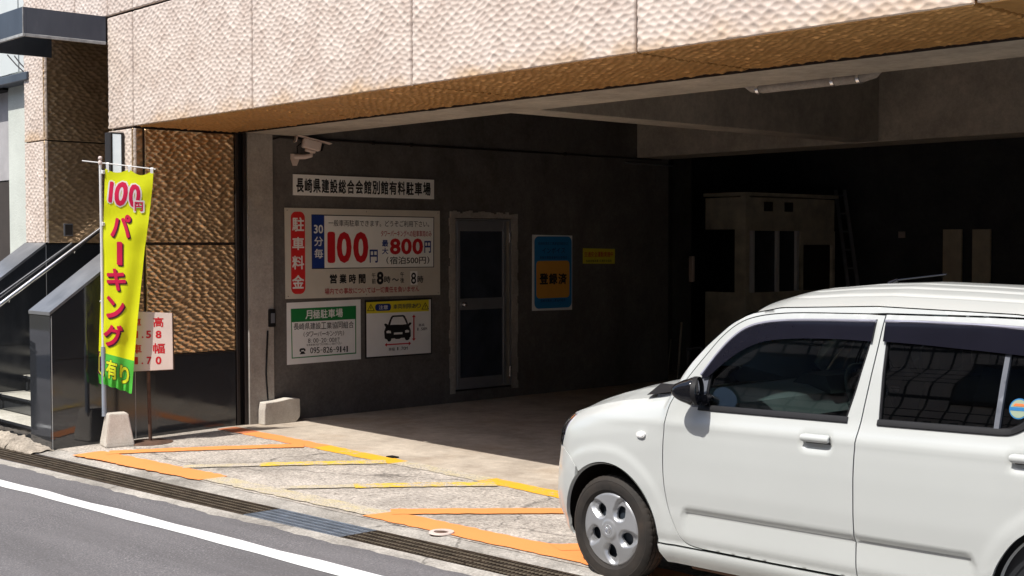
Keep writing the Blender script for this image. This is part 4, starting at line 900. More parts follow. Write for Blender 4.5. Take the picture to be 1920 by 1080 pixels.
# ---- things deep in the garage
bo_ = empty('attendant_booth', (-12.1, 15.5, ZF)); tag(bo_, 'old cream attendant booth with framed windows deep in the dark garage', 'booth')
def bth(name, a, b_, m, bev=0.0): return child(box(name, a, b_, m, None, bev), bo_)
booth_m = simple('cream_booth_panel', (.74, .68, .54), .7, 0, .2, 5); BX, BY, BT = -12.1, 15.5, 2.44
xl = -12.86; yr = 17.75
zq = lambda py: onX(1480, py, BX)[2]
bth('corner_post', (BX-.1, BY, ZF), (BX, BY+.1, BT), booth_m, .005); bth('wall_panel', (xl, BY+.01, 1.95), (BX-.1, BY+.09, BT-.02), booth_m); bth('wall_panel', (BX-.09, BY+.1, 1.93), (BX-.01, yr, BT-.02), booth_m)
bth('roof', (xl, BY-.04, BT), (BX+.04, yr+.04, BT+.05), booth_m); bth('wall_panel', (xl, BY+.01, ZF), (BX-.1, BY+.09, 1.02), booth_m); bth('wall_panel', (BX-.09, BY+.1, ZF), (BX-.01, yr, 1.02), booth_m)
bth('window_post', (BX-.2, BY+.005, 1.02), (BX-.1, BY+.07, 1.95), booth_m)
for y in (BY+.18, BY+.78, BY+1.27): bth('window_frame', (BX-.07, y-.025, 1.02), (BX+.012, y+.025, 1.93), sheet_white)
bth('window_pane', (BX-.045, BY+.2, 1.02), (BX-.04, BY+1.27, 1.93), gl_door); bth('interior', (xl, BY+.4, ZF), (BX-.35, yr, BT-.05), int_dark)
bth('window_frame', (BX-.07, BY+1.36, 1.02), (BX+.004, BY+1.42, 1.93), booth_m); bth('window_frame', (BX-.07, yr-.06, 1.02), (BX+.004, yr, 1.93), booth_m); bth('window_frame', (BX-.07, BY+1.42, 1.72), (BX+.004, yr-.06, 1.93), booth_m); bth('curtain', (BX-.06, BY+1.42, 1.02), (BX-.05, yr-.06, 1.72), dark_brown)
for dy in (.55, 1.05): bth('vent', (BX-.01, BY+dy-.1, 2.22), (BX+.004, BY+dy+.1, 2.36), dark_brown)
lad_m = simple('bright_aluminium', (.34, .34, .37), .5, .2)
ld = empty('step_ladder', (-11.2, 18.0, ZF)); tag(ld, 'aluminium ladder leaning at the dark back wall right of the booth', 'ladder')
Yl = 18.2
la, lb = onY(1583, 357, Yl+.2), onY(1612, 560, Yl-.2); lc, ldd = onY(1567, 357, Yl+.2), onY(1593, 560, Yl-.2)
for a, b_ in ((la, lb), (lc, ldd)): child(MB().tube([tuple(a), tuple(b_+(b_-a)*.55)], .035, 4).build('stile', lad_m, None), ld)
for t in np.linspace(.05, 1.4, 9): child(MB().tube([tuple(la+(lb-la)*t), tuple(lc+(ldd-lc)*t)], .016, 6).build('rung', lad_m, None), ld)
for i, (x0, x1, lb_) in enumerate(((1768, 1803, 'left of two tall beige boards standing by the dark back wall'), (1823, 1857, 'right of two tall beige boards standing by the dark back wall'))):
    a = onY(x0, 430, 18.5); b_ = onY(x1, 431, 18.5); o = box('board', (a[0], 18.50, ZF), (b_[0], 18.54, a[2]), simple('beige_board', (.85, .74, .56), .7) if i == 0 else MATS['beige_board'], None, .003); tag(o, lb_, 'board', 'boards at the back wall')
a = onY(1691, 440, 18.59); o = bb('socket_plate', (a[0]-.06, 18.58, a[2]-.05), (a[0]+.06, 18.599, a[2]+.05), stand_white, .003)
a = onY(1296, 503, 14.25); lt = box('wall_box', (a[0]-.04, 14.24, a[2]-.19), (a[0]+.03, 14.295, a[2]+.17), stand_white, None, .006); tag(lt, 'narrow pale box on the dark inner pier', 'wall box')
for i, (px, py, r, lb_) in enumerate(((1258, 636, .009, 'thin shorter pole leaning at the corner of the garage wall'), (1278, 604, .016, 'taller pole leaning at the corner of the garage wall'))):
    a = onY(px, py, 13.6); o = MB().tube([(a[0]+.02, 13.5, ZF), tuple(a)], r, 8).build('pole', alu_dull, None, 50); tag(o, lb_, 'pole')
pr = empty('pipe_rack', (-10.9, 14, ZF)); tag(pr, 'low dark pipe frame standing behind the car bonnet in the garage', 'pipe frame')
for (a, b_) in (((1290, 652), (1290, 730)), ((1290, 655), (1316, 652)), ((1316, 652), (1316, 730))):
    A, B2 = onY(*a, 13.9), onY(*b_, 13.9); child(MB().tube([tuple(A), tuple(B2)], .02, 6).build('tube', plast, None), pr)
# ------------------------------------------------------------------
# ================================================================== CAR
# car frame: x from the nose backwards, y = 0 centre (near side negative), z up from the road
XH, XR, ZH, HW, LEN = .577, 3.037, .278, .7375, 3.395
car = empty("parked_car", (-5.25, 4.86+HW, .006-XH*.022), (0, -math.atan(.022), 0))
tag(car, 'small white hatchback parked across the garage entrance, nose to the left', 'car')
_zt = np.arange(0.0, 1.7, .002)
def table(pts, sig=7):
    zs, vs = zip(*pts); a = np.interp(_zt, zs, vs); k = np.exp(-.5*(np.arange(-25, 26)/sig)**2); k /= k.sum()
    return np.convolve(np.pad(a, 25, mode='edge'), k, 'valid')
T_d = table([(.15, .060), (.20, .028), (.225, .016), (.262, .014), (.272, .026), (.31, .014), (.45, .006), (.55, .0), (.70, .001), (.80, .006), (.865, .013), (.905, .029), (.945, .045), (1.0, .058), (1.15, .098), (1.36, .165), (1.40, .183), (1.42, .192), (1.45, .205), (1.6, .3)], 5)
T_f = table([(0, .105), (.015, .082), (.03, .062), (.06, .036), (.10, .017), (.16, .006), (.25, 0)], 4)
T_n = table([(.16, .11), (.22, .06), (.30, .005), (.38, -.025), (.45, -.03), (.55, -.01), (.65, .005), (.75, .005), (.80, .02), (.83, .04), (1.0, .12)], 12)
def tb(T, v): v = np.clip(v, 0, 1.68); i = v/.002; a = np.floor(i).astype(int); f = i-a; return T[a]*(1-f)+T[a+1]*f
def sst(a, b_, x): t = np.clip((x-a)/(b_-a), 0, 1); return t*t*(3-2*t)
US = np.array([[-.5, .795], [-.1, .80], [.1, .815], [.2, .838], [.3, .868], [.45, .908], [.6, .938], [.8, .965], [.95, .985], [1.0, 1.055], [1.07, 1.14], [1.17, 1.25], [1.28, 1.345], [1.38, 1.395], [1.55, 1.425], [2.05, 1.437], [2.7, 1.412], [3.0, 1.375], [3.2, 1.25], [3.3, 1.0], [3.9, .95]])
def zU(s): return np.interp(s, US[:, 0], US[:, 1])
XS, XE, EE = .75, 2.75, 4.5
def rr_sdf(x, z, x0, x1, z0, z1, r):
    cx, cz = (x0+x1)/2, (z0+z1)/2; qx = np.abs(x-cx)-((x1-x0)/2-r); qz = np.abs(z-cz)-((z1-z0)/2-r)
    return np.hypot(np.maximum(qx, 0), np.maximum(qz, 0))+np.minimum(np.maximum(qx, qz), 0)-r
def side(s, z, off=0.0, scoop=1.0):
    """surface point of the left side for shape coordinate s (== x on the straight part) and height z; off pushes outward"""
    s = np.asarray(s, float); z = np.asarray(z, float)
    xx_ = np.clip(s, -.1, 3.5)
    d = tb(T_d, z); q = zU(s)-z; wf = (1-sst(.9, 1.2, xx_))
    df = tb(T_d, np.minimum(z, .7))+tb(T_f, np.maximum(q, 0)); d = d*(1-wf)+np.maximum(df, 0)*wf
    ex = .022*np.clip(np.abs((xx_-1.7)/1.3), 0, 1.3)**4
    r_ = np.minimum(np.hypot(xx_-XH, z-ZH), np.hypot(xx_-XR, z-ZH)); fl = .009*(1-sst(.40, .45, r_))
    rc = rr_sdf(xx_, z, 1.085, 2.60, .322, .452, .04); ins = sst(.006, -.012, rc); bow = ins*(.017*np.clip((z-.335)/.115, 0, 1)+.002)
    # crease below the windows and along the wing
    zc = .858+.006*(xx_-1); cr = .0045*np.exp(-((z-zc)/.022)**2)*sst(.25, .5, xx_)
    # handle scoops
    w_ = HW-d-ex*1.0+fl-bow+cr
    for hx in (1.857, 2.827):
        hs = rr_sdf(xx_, z, hx-.082, hx+.082, .815-.010, .872+.012, .03); w_ = w_-scoop*.022*sst(.004, -.014, hs)*(1-.6*sst(.84, .875, z))
    w_ = w_+off
    nz = tb(T_n, z)
    phi = np.where(s < XS, (XS-s)/.75, 0); r = (np.abs(np.cos(phi))**EE+np.abs(np.sin(phi))**EE)**(-1/EE)
    x1 = XS-(XS-nz+off)*np.sin(phi)*r; y1 = w_*np.cos(phi)*r
    ph2 = np.where(s > XE, (s-XE)/.64, 0); r2 = (np.abs(np.cos(ph2))**EE+np.abs(np.sin(ph2))**EE)**(-1/EE)
    rx = LEN-.0-np.interp(z, [.2, .4, .6, .95, 1.4], [.06, 0, .01, .03, .14])-XE
    x2 = XE+rx*np.sin(ph2)*r2; y2 = w_*np.cos(ph2)*r2
    x = np.where(s < XS, x1, np.where(s > XE, x2, s)); y = np.where(s < XS, y1, np.where(s > XE, y2, w_))
    return np.stack([x, -y, z], -1)
def s_of(x, z):
    """shape coordinate of a point given by its lengthwise position"""
    if XS <= x <= XE: return x
    if x < XS:
        n = float(tb(T_n, z)); X = min(.9999, (XS-x)/(XS-n)); return XS-.75*math.atan2(X, (1-X**EE)**(1/EE))
    rx = LEN-float(np.interp(z, [.2, .4, .6, .95, 1.4], [.06, 0, .01, .03, .14]))-XE
    X = min(.9999, (x-XE)/rx); return XE+.64*math.atan2(X, (1-X**EE)**(1/EE))
S_FRONT, S_REAR = XS-.75*math.pi/2, XE+.64*math.pi/2
def inpoly(P, poly):
    x, y = P[:, 0], P[:, 1]; c = np.zeros(len(P), bool); n = len(poly); j = n-1
    for i in range(n):
        xi, yi = poly[i]; xj, yj = poly[j]; m = (yi > y) != (yj > y)
        with np.errstate(divide='ignore', invalid='ignore'): t = (xj-xi)*(y-yi)/(yj-yi+1e-15)+xi
        c ^= m & (x < t); j = i
    return c
def dens(poly, h=.02, closed=True):
    o = []; n = len(poly)
    for i in range(n if closed else n-1):
        a, b_ = poly[i], poly[(i+1) % n]; k = max(1, int(math.dist(a, b_)/h))
        for q in range(k): o.append((a[0]+(b_[0]-a[0])*q/k, a[1]+(b_[1]-a[1])*q/k))
    if not closed: o.append(tuple(poly[-1]))
    return o
def cat(pts, n=6):
    """smooth open curve through the points"""
    P = [np.array(p, float) for p in pts]; P = [2*P[0]-P[1]]+P+[2*P[-1]-P[-2]]; o = []
    for i in range(1, len(P)-2):
        for k in range(n):
            t = k/n; a, b_, c_, d = P[i-1:i+3]
            o.append(tuple(.5*((2*b_)+(c_-a)*t+(2*a-5*b_+4*c_-d)*t*t+(3*b_-a-3*c_+d)*t**3)))
    o.append(tuple(P[-2])); return o
def offset_poly(poly, d):
    """shrink (d>0) a polygon"""
    P = np.array(poly); A = .5*np.sum(P[:, 0]*np.roll(P[:, 1], -1)-np.roll(P[:, 0], -1)*P[:, 1]); sg = 1 if A > 0 else -1
    e1 = P-np.roll(P, 1, 0); e2 = np.roll(P, -1, 0)-P; n1 = np.stack([-e1[:, 1], e1[:, 0]], 1); n2 = np.stack([-e2[:, 1], e2[:, 0]], 1)
    n1 /= np.linalg.norm(n1, axis=1)[:, None]+1e-12; n2 /= np.linalg.norm(n2, axis=1)[:, None]+1e-12; m = n1+n2; m /= np.linalg.norm(m, axis=1)[:, None]+1e-12
    k = 1/np.clip((m*n1).sum(1), .5, 1); return [tuple(q) for q in P+sg*m*(d*k)[:, None]]
def cdt_fill(outer, holes, h):
    V = []; E = []
    def add(loop):
        n0 = len(V); V.extend(loop); E.extend([(n0+i, n0+(i+1) % len(loop)) for i in range(len(loop))])
    add(outer)
    for q in holes: add(q)
    O = np.array(outer); x0, y0 = O.min(0); x1, y1 = O.max(0)
    gx, gy = np.meshgrid(np.arange(x0+h*.5, x1, h), np.arange(y0+h*.5, y1, h*.87)); gx = gx+(np.arange(gx.shape[0])[:, None] % 2)*h*.5
    Gp = np.stack([gx.ravel(), gy.ravel()], 1); m = inpoly(Gp, outer)
    for q in holes: m &= ~inpoly(Gp, q)
    Gp = Gp[m]; B_ = np.array(V); keep = np.ones(len(Gp), bool)
    for i in range(0, len(Gp), 2000): keep[i:i+2000] = (((Gp[i:i+2000, None]-B_[None])**2).sum(2).min(1) > (h*.42)**2)
    V2 = [Vector(p) for p in V]+[Vector(p) for p in Gp[keep]]
    vo, eo, fo, _, _, _ = delaunay_2d_cdt(V2, E, [], 0, 1e-6)
    vo = np.array([(q.x, q.y) for q in vo]); Fs = np.array([list(f) for f in fo if len(f) == 3]); C_ = vo[Fs].mean(1); m = inpoly(C_, outer)
    for q in holes: m &= ~inpoly(C_, q)
    return vo, Fs[m]
def mirror(P): P = P.copy(); P[..., 1] *= -1; return P
def panel(name, outer, m, parent=None, holes=(), h=.02, off=0.0, fn=None, thick=.014, both=True, gap=.003, label=None):
    """sheet cut to a 2D outline and laid on the body surface, with returned edges"""
    fn = fn or side; out = []
    outer = dens(outer, h); holes = [dens(q, h) for q in holes]
    if gap: outer = offset_poly(outer, gap)
    V, Fs = cdt_fill(outer, holes, h); P = fn(V[:, 0], V[:, 1], off)
    allv = [P]; faces = [tuple(f) for f in Fs]; n = len(P)
    if thick:
        for L in [outer]+list(holes):
            L = np.array(L); A = fn(L[:, 0], L[:, 1], off); B_ = fn(L[:, 0], L[:, 1], off-thick); k = len(L)
            allv += [A, B_]; faces += [(n+i, n+(i+1) % k, n+k+(i+1) % k, n+k+i) for i in range(k)]; n += 2*k
    P = np.concatenate(allv); res_ = []
    for sgn in ((1, -1) if both else (1,)):
        Q = P if sgn == 1 else mirror(P); me = bpy.data.meshes.new(name); me.from_pydata([tuple(q) for q in Q], [], faces)
        nf = len(Fs); sm = np.zeros(len(me.polygons), bool); sm[:nf] = True; me.polygons.foreach_set('use_smooth', sm); me.update()
        # orient outwards
        p0 = me.polygons[0:min(60, nf)]; a = sum((q.normal.y*(-sgn)+q.normal.z*.5-q.normal.x*.3) for q in p0)
        if a < 0: me.flip_normals()
        res_.append(link(name, me, m, parent or car))
    return res_
def P2(pts): return [(s_of(x, z), z) for x, z in pts]
def arc(cx, cz, r, a0, a1, n=24): return [(cx+r*math.cos(R_(a0+(a1-a0)*i/n)), cz+r*math.sin(R_(a0+(a1-a0)*i/n))) for i in range(n+1)]
AR = .338
# --- outlines (x, z)
DF = cat([(1.03, 1.0), (.995, .93), (.976, .80), (.970, .66), (.978, .55), (1.0, .44), (1.04, .35), (1.075, .30), (1.12, .278), (1.2, .270)], 5)       # front edge of front door, top to bottom
DB = cat([(2.055, .270), (2.050, .40), (2.050, .55), (2.052, .75), (2.060, .88), (2.072, 1.0), (2.092, 1.2), (2.108, 1.398)], 5)   # gap between the doors, bottom to top
DT = cat([(1.03, 1.0), (1.107, 1.112), (1.2, 1.238), (1.26, 1.300), (1.323, 1.345), (1.40, 1.375), (1.52, 1.394), (1.7, 1.402), (2.108, 1.402)], 5)
front_door = DF+[(1.6, .268)]+DB+DT[::-1][1:-1]
W1 = [(1.13, .947), (1.125, 1.0)]+cat([(1.175, 1.105), (1.25, 1.210), (1.32, 1.285), (1.40, 1.332), (1.52, 1.357), (1.7, 1.367), (2.0, 1.370)], 4)+[(2.060, 1.368), (2.066, 1.36)]+cat([(2.055, 1.25), (2.025, 1.08), (1.998, .965)], 4)+[(1.99, .947)]
hd = dict(h=.021)
fd = panel('front_door', front_door, paint, holes=[W1], h=.018)
RDB = [(2.055, .270), (2.62, .272)]+cat([(2.655, .285), (2.668, .34), (2.70, .43), (2.77, .53), (2.87, .61), (2.96, .70), (2.985, .85), (2.995, 1.0), (2.985, 1.2), (2.95, 1.36)], 5)
rear_door = [p for p in RDB]+[(2.93, 1.385), (2.6, 1.397), (2.108, 1.402)]+DB[::-1][1:-1]
W2 = [(2.150, .952)]+[(2.69, .956)]+cat([(2.735, .962), (2.78, .985), (2.82, 1.03), (2.87, 1.12), (2.915, 1.25)], 4)+[(2.91, 1.33), (2.895, 1.343), (2.6, 1.360), (2.3, 1.368), (2.135, 1.370), (2.128, 1.362), (2.138, 1.15)]
rd = panel('rear_door', P2(rear_door), paint, holes=[P2(W2)], h=.02)
# sill
panel('sill', P2([(.962, .17), (2.70, .17), (2.648, .262), (1.1, .262), (1.0, .262), (.918, .262), (.93, .22)]), paint, h=.02, thick=.03)
# front wing and bumper
arcF = arc(XH, ZH, AR, -8, 188, 40)
wing = [(1.03, 1.0)]+[p for p in DF[1:]]  # door edge down
lowr = [(1.19, .266), (.923, .266)]
topx = np.linspace(.95, .235, 26)
HLR = cat([(.262, .858), (.245, .82), (.225, .78), (.200, .73), (.182, .69), (.174, .672)], 4)   # rear edge of the headlamp
seam = cat([(.174, .672), (.24, .645), (.30, .615), (.345, .58)], 4); SE = seam[-1]
a0 = math.degrees(math.atan2(SE[1]-ZH, SE[0]-XH))
wing_poly = wing+lowr+arc(XH, ZH, AR+.008, -2, a0 if a0 > 0 else a0+360, 40)[1:]+[(SE[0]+.001, SE[1]+.001)]
wing_poly += seam[::-1][1:]+HLR[::-1][1:]+[(x, float(zU(x))) for x in np.linspace(.285, .95, 26)]
panel('front_wing', P2(wing_poly), paint, h=.018)
ff = S_FRONT
lowb = [(s_of(*SE), SE[1])]+[(s_of(x, z), z) for x, z in arc(XH, ZH, AR+.008, a0 if a0 > 0 else a0+360, 192, 10)[1:]]
sb = s_of(.262, .208)
bump_poly = lowb+[(sb, .205), (.10, .19), (-.1, .18), (ff, .18), (ff, .645), (-.1, .645), (0.02, .650)]+[(s_of(.174, .672)-.004, .668)]+[(s_of(x, z), z) for x, z in seam[1:-1]]
intake = [(-.05, .24), (ff+.001, .24), (ff+.001, .36), (-.08, .36)]
panel('front_bumper', bump_poly, paint, h=.02, holes=[])
panel('lower_grille', [(-.02, .25), (ff, .25), (ff, .36), (-.05, .36)], gloss_black, h=.03, off=.004, thick=.01, gap=0)
panel('grille_panel', [(ff, .655), (-.16, .655), (-.19, .79), (ff, .79)], gloss_black, h=.03, thick=.01)
# headlamp: dark bowl, bright inner parts, clear lens
hl = [(s_of(x, z), z) for x, z in HLR]; hl2 = [(-.16, .655), (-.18, .72), (-.17, .80), (-.05, .808), (.1, .815)]
hlp = hl[::-1]+[]; lens_poly = hl2[::-1]+[(-.16, .655)][:0]
lamp_silver = simple('lamp_silver', (.80, .80, .83), .25, .2)
hlp = [(-.155, .655), (-.175, .72), (-.165, .795), (-.03, .805), (.07, .812)]+[(s_of(.24, .842), .842)]+hl[1:]
panel('headlamp_bowl', hlp, lamp_silver, h=.02, off=-.014, thick=.0)
lamp_in = simple('lamp_inner_grey', (.16, .15, .17), .25, .7)
for (sA, sB, zA, zB, mm) in ((-.12, -.02, .68, .78, hub_m), (.0, .03, .68, .78, lamp_in), (.125, .15, .72, .80, lamp_in)): panel('lamp_reflector', [(sA, zA), (sB, zA+.005), (sB+.03, zB), (sA+.03, zB)], mm, h=.02, off=-.008, thick=.01)
panel('turn_lamp', [(.16, .79), (.18, .80), (.19, .825), (.17, .825)], simple('amber_lamp', (.8, .25, .05), .3), h=.01, off=-.005, thick=.004)
panel('headlamp', hlp, gl_clear, h=.016, off=.004, thick=.03)
# rear quarter, tailgate
quart = [(2.95, 1.36)]+[p for p in cat([(2.95, 1.36), (2.985, 1.2), (2.995, 1.0), (2.985, .85), (2.96, .70), (2.87, .61)], 4)][1:]
qp = [(s_of(x, z), z) for x, z in quart]+[(s_of(x, z), z) for x, z in arc(XR, ZH, AR+.008, 118, -10, 24)]+[(S_REAR, .22), (S_REAR, 1.0), (s_of(3.2, 1.2), 1.2), (s_of(3.05, 1.34), 1.34)]
panel('rear_quarter', qp, paint, h=.03)
# roof side / pillar strip between door tops and roof
xs1 = [(x, float(zU(x))-.003) for x in np.linspace(.95, 2.98, 60)]
rail_poly = xs1+[(2.95, 1.388)]+[(2.6, 1.400), (2.108, 1.405)]+DT[::-1][1:]
panel('roof_rail', P2(rail_poly), paint, h=.016, gap=.002)
# --- window parts
def ring(name, L, wd, m, off, h=.014, parent=None): return panel(name, L, m, parent, holes=[offset_poly(dens(L, h), wd)], h=h, off=off, gap=-.004, thick=.02)
ring('window_seal', W1, .010, rubber, -.004, parent=None); ring('window_seal', P2(W2), .009, rubber, -.004)
sail = [(1.13, .947), (1.125, 1.0), (1.175, 1.105), (1.205, 1.142), (1.200, 1.02), (1.212, .947)]
panel('mirror_mount', sail, plast, h=.012, off=.002, gap=-.001)
panel('door_glass', W1, gl_front, h=.03, off=-.012, thick=0, gap=0.004)
W2g = P2(W2)
panel('door_glass', [p for p in W2g if p[0] < 2.722]+[(2.735, 1.355)][:0], gl_rear, h=.03, off=-.012, thick=0, gap=.004) if False else panel('door_glass', W2g, gl_rear, h=.03, off=-.012, thick=0, gap=.004)
panel('window_divider', [(2.663, .955), (2.690, .955), (2.705, 1.354), (2.678, 1.356)], plast, h=.02, off=.002, thick=.014)
def moulding(path, ht=.026, out=.008):
    path = dens(path, .015, False); A = np.array([(s_of(x, z), z) for x, z in path]); T = np.gradient(A, axis=0); T /= np.linalg.norm(T, axis=1)[:, None]; N = np.stack([-T[:, 1], T[:, 0]], 1); rows = []
    for k, o_ in ((-.5, -.006), (-.5, out*.6), (-.35, out), (.35, out*.9), (.5, out*.4), (.5, -.012)):
        B_ = A+N*k*ht; rows.append(side(B_[:, 0], B_[:, 1], o_))
    for sg in (1, -1):
        P = np.array(rows); P[..., 1] *= sg; o = grid_mesh('belt_moulding', P, rubber, car, True); o.data.set_sharp_from_angle(angle=R_(35))
moulding([(1.17, .945), (2.002, .948)]); moulding([(2.148, .948), (2.69, .951)]+cat([(2.69, .951), (2.74, .956), (2.79, .982), (2.83, 1.03)], 5)[1:])
panel('fixed_glass_edge', [(1.197, .957), (1.214, .957), (1.222, 1.15), (1.205, 1.14)], rubber, h=.02, off=.0, thick=.01)
highlight_m = simple('visor_highlight_grey', (.33, .33, .40), .25, .2)  # pale grey standing in for the highlight on the visor's upper edge
# rain visors: smoked strips standing off the glass
def visor(poly, name='rain_visor'):
    zt_ = 1.372
    def fnv(s, z, off): 
        base = side(s, z, 0); lean = .012+.10*np.clip(zt_-.02-z, 0, .1)*.3; base[..., 1] -= lean+off; return base
    return panel(name, poly, gl_smoke, h=.016, off=0.0, fn=fnv, thick=.012, gap=0)
vt = cat([(1.165, 1.105), (1.245, 1.215), (1.32, 1.292), (1.40, 1.340), (1.52, 1.366), (1.7, 1.376), (2.0, 1.379), (2.072, 1.379)], 4)
vb = cat([(2.068, 1.285), (1.9, 1.290), (1.7, 1.287), (1.55, 1.276), (1.455, 1.255), (1.36, 1.210), (1.27, 1.145), (1.21, 1.095), (1.18, 1.085)], 4)
visor(vt+vb)
visor(P2([(2.120, 1.379), (2.3, 1.379), (2.6, 1.371), (2.88, 1.355), (2.90, 1.24), (2.6, 1.262), (2.3, 1.280), (2.124, 1.287)]))
for pts in ([(1.165+.0, 1.108), (1.245, 1.218), (1.32, 1.295), (1.40, 1.343), (1.52, 1.369), (1.7, 1.379), (2.0, 1.382), (2.072, 1.382)], [(2.120, 1.382), (2.3, 1.382), (2.6, 1.374), (2.88, 1.358)]):
    c_ = cat(pts, 4); L = [side(x, z, 0) for x, z in [(s_of(*p), p[1]) for p in c_]]
    for sg in (1, -1): MB().tube([(q[0], q[1]*sg+(-.016*sg), q[2]-.010) for q in L], .0075, 6).build('visor_highlight', highlight_m, car, 60)
# the pale tubes above are a painted highlight along the visor tops
shadow_m = simple('dark_handle_shadow', (.09, .09, .09), .6)
# --- handles
def rr_poly(x0, x1, z0, z1, r, n=5):
    L = []
    for cx, cz, a0 in ((x1-r, z1-r, 0), (x0+r, z1-r, 90), (x0+r, z0+r, 180), (x1-r, z0+r, 270)):
        for k in range(n+1): an = R_(a0+k*90/n); L.append((cx+r*math.cos(an), cz+r*math.sin(an)))
    return L
for hx in (1.857, 2.827):
    panel('door_handle', rr_poly(hx-.073, hx+.073, .842, .876, .014), paint, h=.010, off=.010, thick=.012, gap=0, fn=lambda s_, z_, o_: side(s_, z_, o_+.010*np.clip(1-((z_-.859)/.018)**2, 0, 1)*1.0-.004, 0.0))
    panel('handle_shadow_strip', rr_poly(hx-.066, hx+.066, .833, .843, .004), shadow_m, h=.012, off=.002, thick=.004, gap=0)  # dark strip painted in as the shade below the handle
# side marker
mkp = [(.827+.030*math.cos(t), .790+.0165*math.sin(t)) for t in np.linspace(0, 2*math.pi, 25)[:-1]]
panel('side_marker', [(s_of(*p), p[1]) for p in mkp], white_paint, h=.008, off=.010, thick=.014, gap=0)
mkp = [(.827+.022*math.cos(t), .790+.011*math.sin(t)) for t in np.linspace(0, 2*math.pi, 21)[:-1]]
panel('side_marker_lens', [(s_of(*p), p[1]) for p in mkp], sheet_white, h=.008, off=.0128, thick=.004, gap=0)
# --- bonnet
def side_pt(s): z = float(zU(s)); return side(s, z)
sxs = np.linspace(S_FRONT, .86, 240); UP = np.array([side_pt(s) for s in sxs])    # edge curve, near side
ux, uy, uz = UP[:, 0], -UP[:, 1], UP[:, 2]
order = np.argsort(ux); ux, uy, uz = ux[order], uy[order], uz[order]
def hood_fn(x, y, off=0.0):
    x = np.asarray(x, float); y = np.asarray(y, float); yu = np.interp(x, ux, uy); zu = np.interp(x, ux, uz)
    cr = np.interp(x, [.08, .14, .22, .35, .5, .7, .95, 1.1], [.0, .022, .045, .066, .078, .082, .078, .07]); v = np.clip(np.abs(y)/np.maximum(yu, 1e-4), 0, 1)
    ridge = .006*np.exp(-((np.abs(y)-.43-.05*x)/.035)**2)*sst(.15, .3, x)
    return np.stack([x, y, zu+cr*(1-v**2.6)+ridge+off], -1)
def rear_h(y): return .86-.13*(1-(y/.66)**2)
left = [(x, -y) for x, y in zip(ux, uy)]; rgt = [(x, y) for x, y in zip(ux, uy)][::-1]
rear = [(rear_h(y), y) for y in np.linspace(-uy[-1], uy[-1], 30)]
hp_ = [p for p in left if p[0] < .86]+rear+[p for p in rgt if p[0] < .86]
def dd(L): return [p for i, p in enumerate(L) if math.dist(p, L[i-1]) > .004]
panel('bonnet', dd(hp_), paint, h=.022, fn=lambda x, y, off: hood_fn(x, y, off), both=False, gap=.002, thick=.012)
# --- windscreen and roof: cross curves between mirrored edge points
def top_pt(s, v):
    s = np.asarray(s, float); v = np.asarray(v, float); e = side(s, zU(s)); yU = -e[..., 1]
    cr = np.interp(s, [.95, 1.2, 1.35, 1.5, 1.8, 2.4, 2.9, 3.1], [.0, .022, .05, .078, .094, .092, .08, .05])
    bx = np.interp(s, [.95, 1.1, 1.3, 1.42, 1.6], [.17, .14, .10, .06, .0]); a = np.abs(v)
    bead = -.007*sum(np.exp(-((a*yU-c_)/.016)**2) for c_ in (.14, .27, .40))*sst(1.50, 1.62, s)*(1-sst(2.9, 3.0, s))
    return np.stack([e[..., 0]-bx*(1-a**2.2), -yU*-v, e[..., 2]+cr*(1-a**2.3)+bead], -1)
def top_grid(name, s0, s1, ns, m, nv=140, off=0.0):
    SS, VV = np.meshgrid(np.linspace(s0, s1, ns), np.linspace(-1, 1, nv)); P = top_pt(SS, VV); P[..., 2] += off; return grid_mesh(name, P, m, car)
top_grid('windscreen', .952, 1.415, 40, gl_front, 60); top_grid('roof', 1.42, 3.0, 90, paint, 260); top_grid('tailgate', 3.003, 3.3, 20, paint, 40)
# cowl panel between bonnet and windscreen
P = []
for y in np.linspace(-1, 1, 41):
    yy = y*.60; a = hood_fn(rear_h(yy)+.003, yy); e = top_pt(.955, y); P.append([a+(np.array(e)-a)*t-np.array([0, 0, .012*math.sin(math.pi*t)]) for t in (0, .25, .5, .75, 1)])
grid_mesh('cowl', np.array(P), gloss_black, car)
for sg in (-1, 1): MB().add([(.80, sg*.655, .978), (.97, sg*.648, 1.005), (.97, sg*.56, 1.03), (.76, sg*.50, 1.025)], [(0, 1, 2, 3)]).build('cowl_end', rubber, car)
# aerial
ab = np.array(top_pt(1.72, .0)); MB().tube([tuple(ab+[0, .1, -.004]), tuple(ab+[.04, .1, .02])], [.02, .008], 8).tube([tuple(ab+[.03, .1, .018]), tuple(ab+[.30, .1, .045])], .004, 6).build('aerial', gloss_black, car, 50)
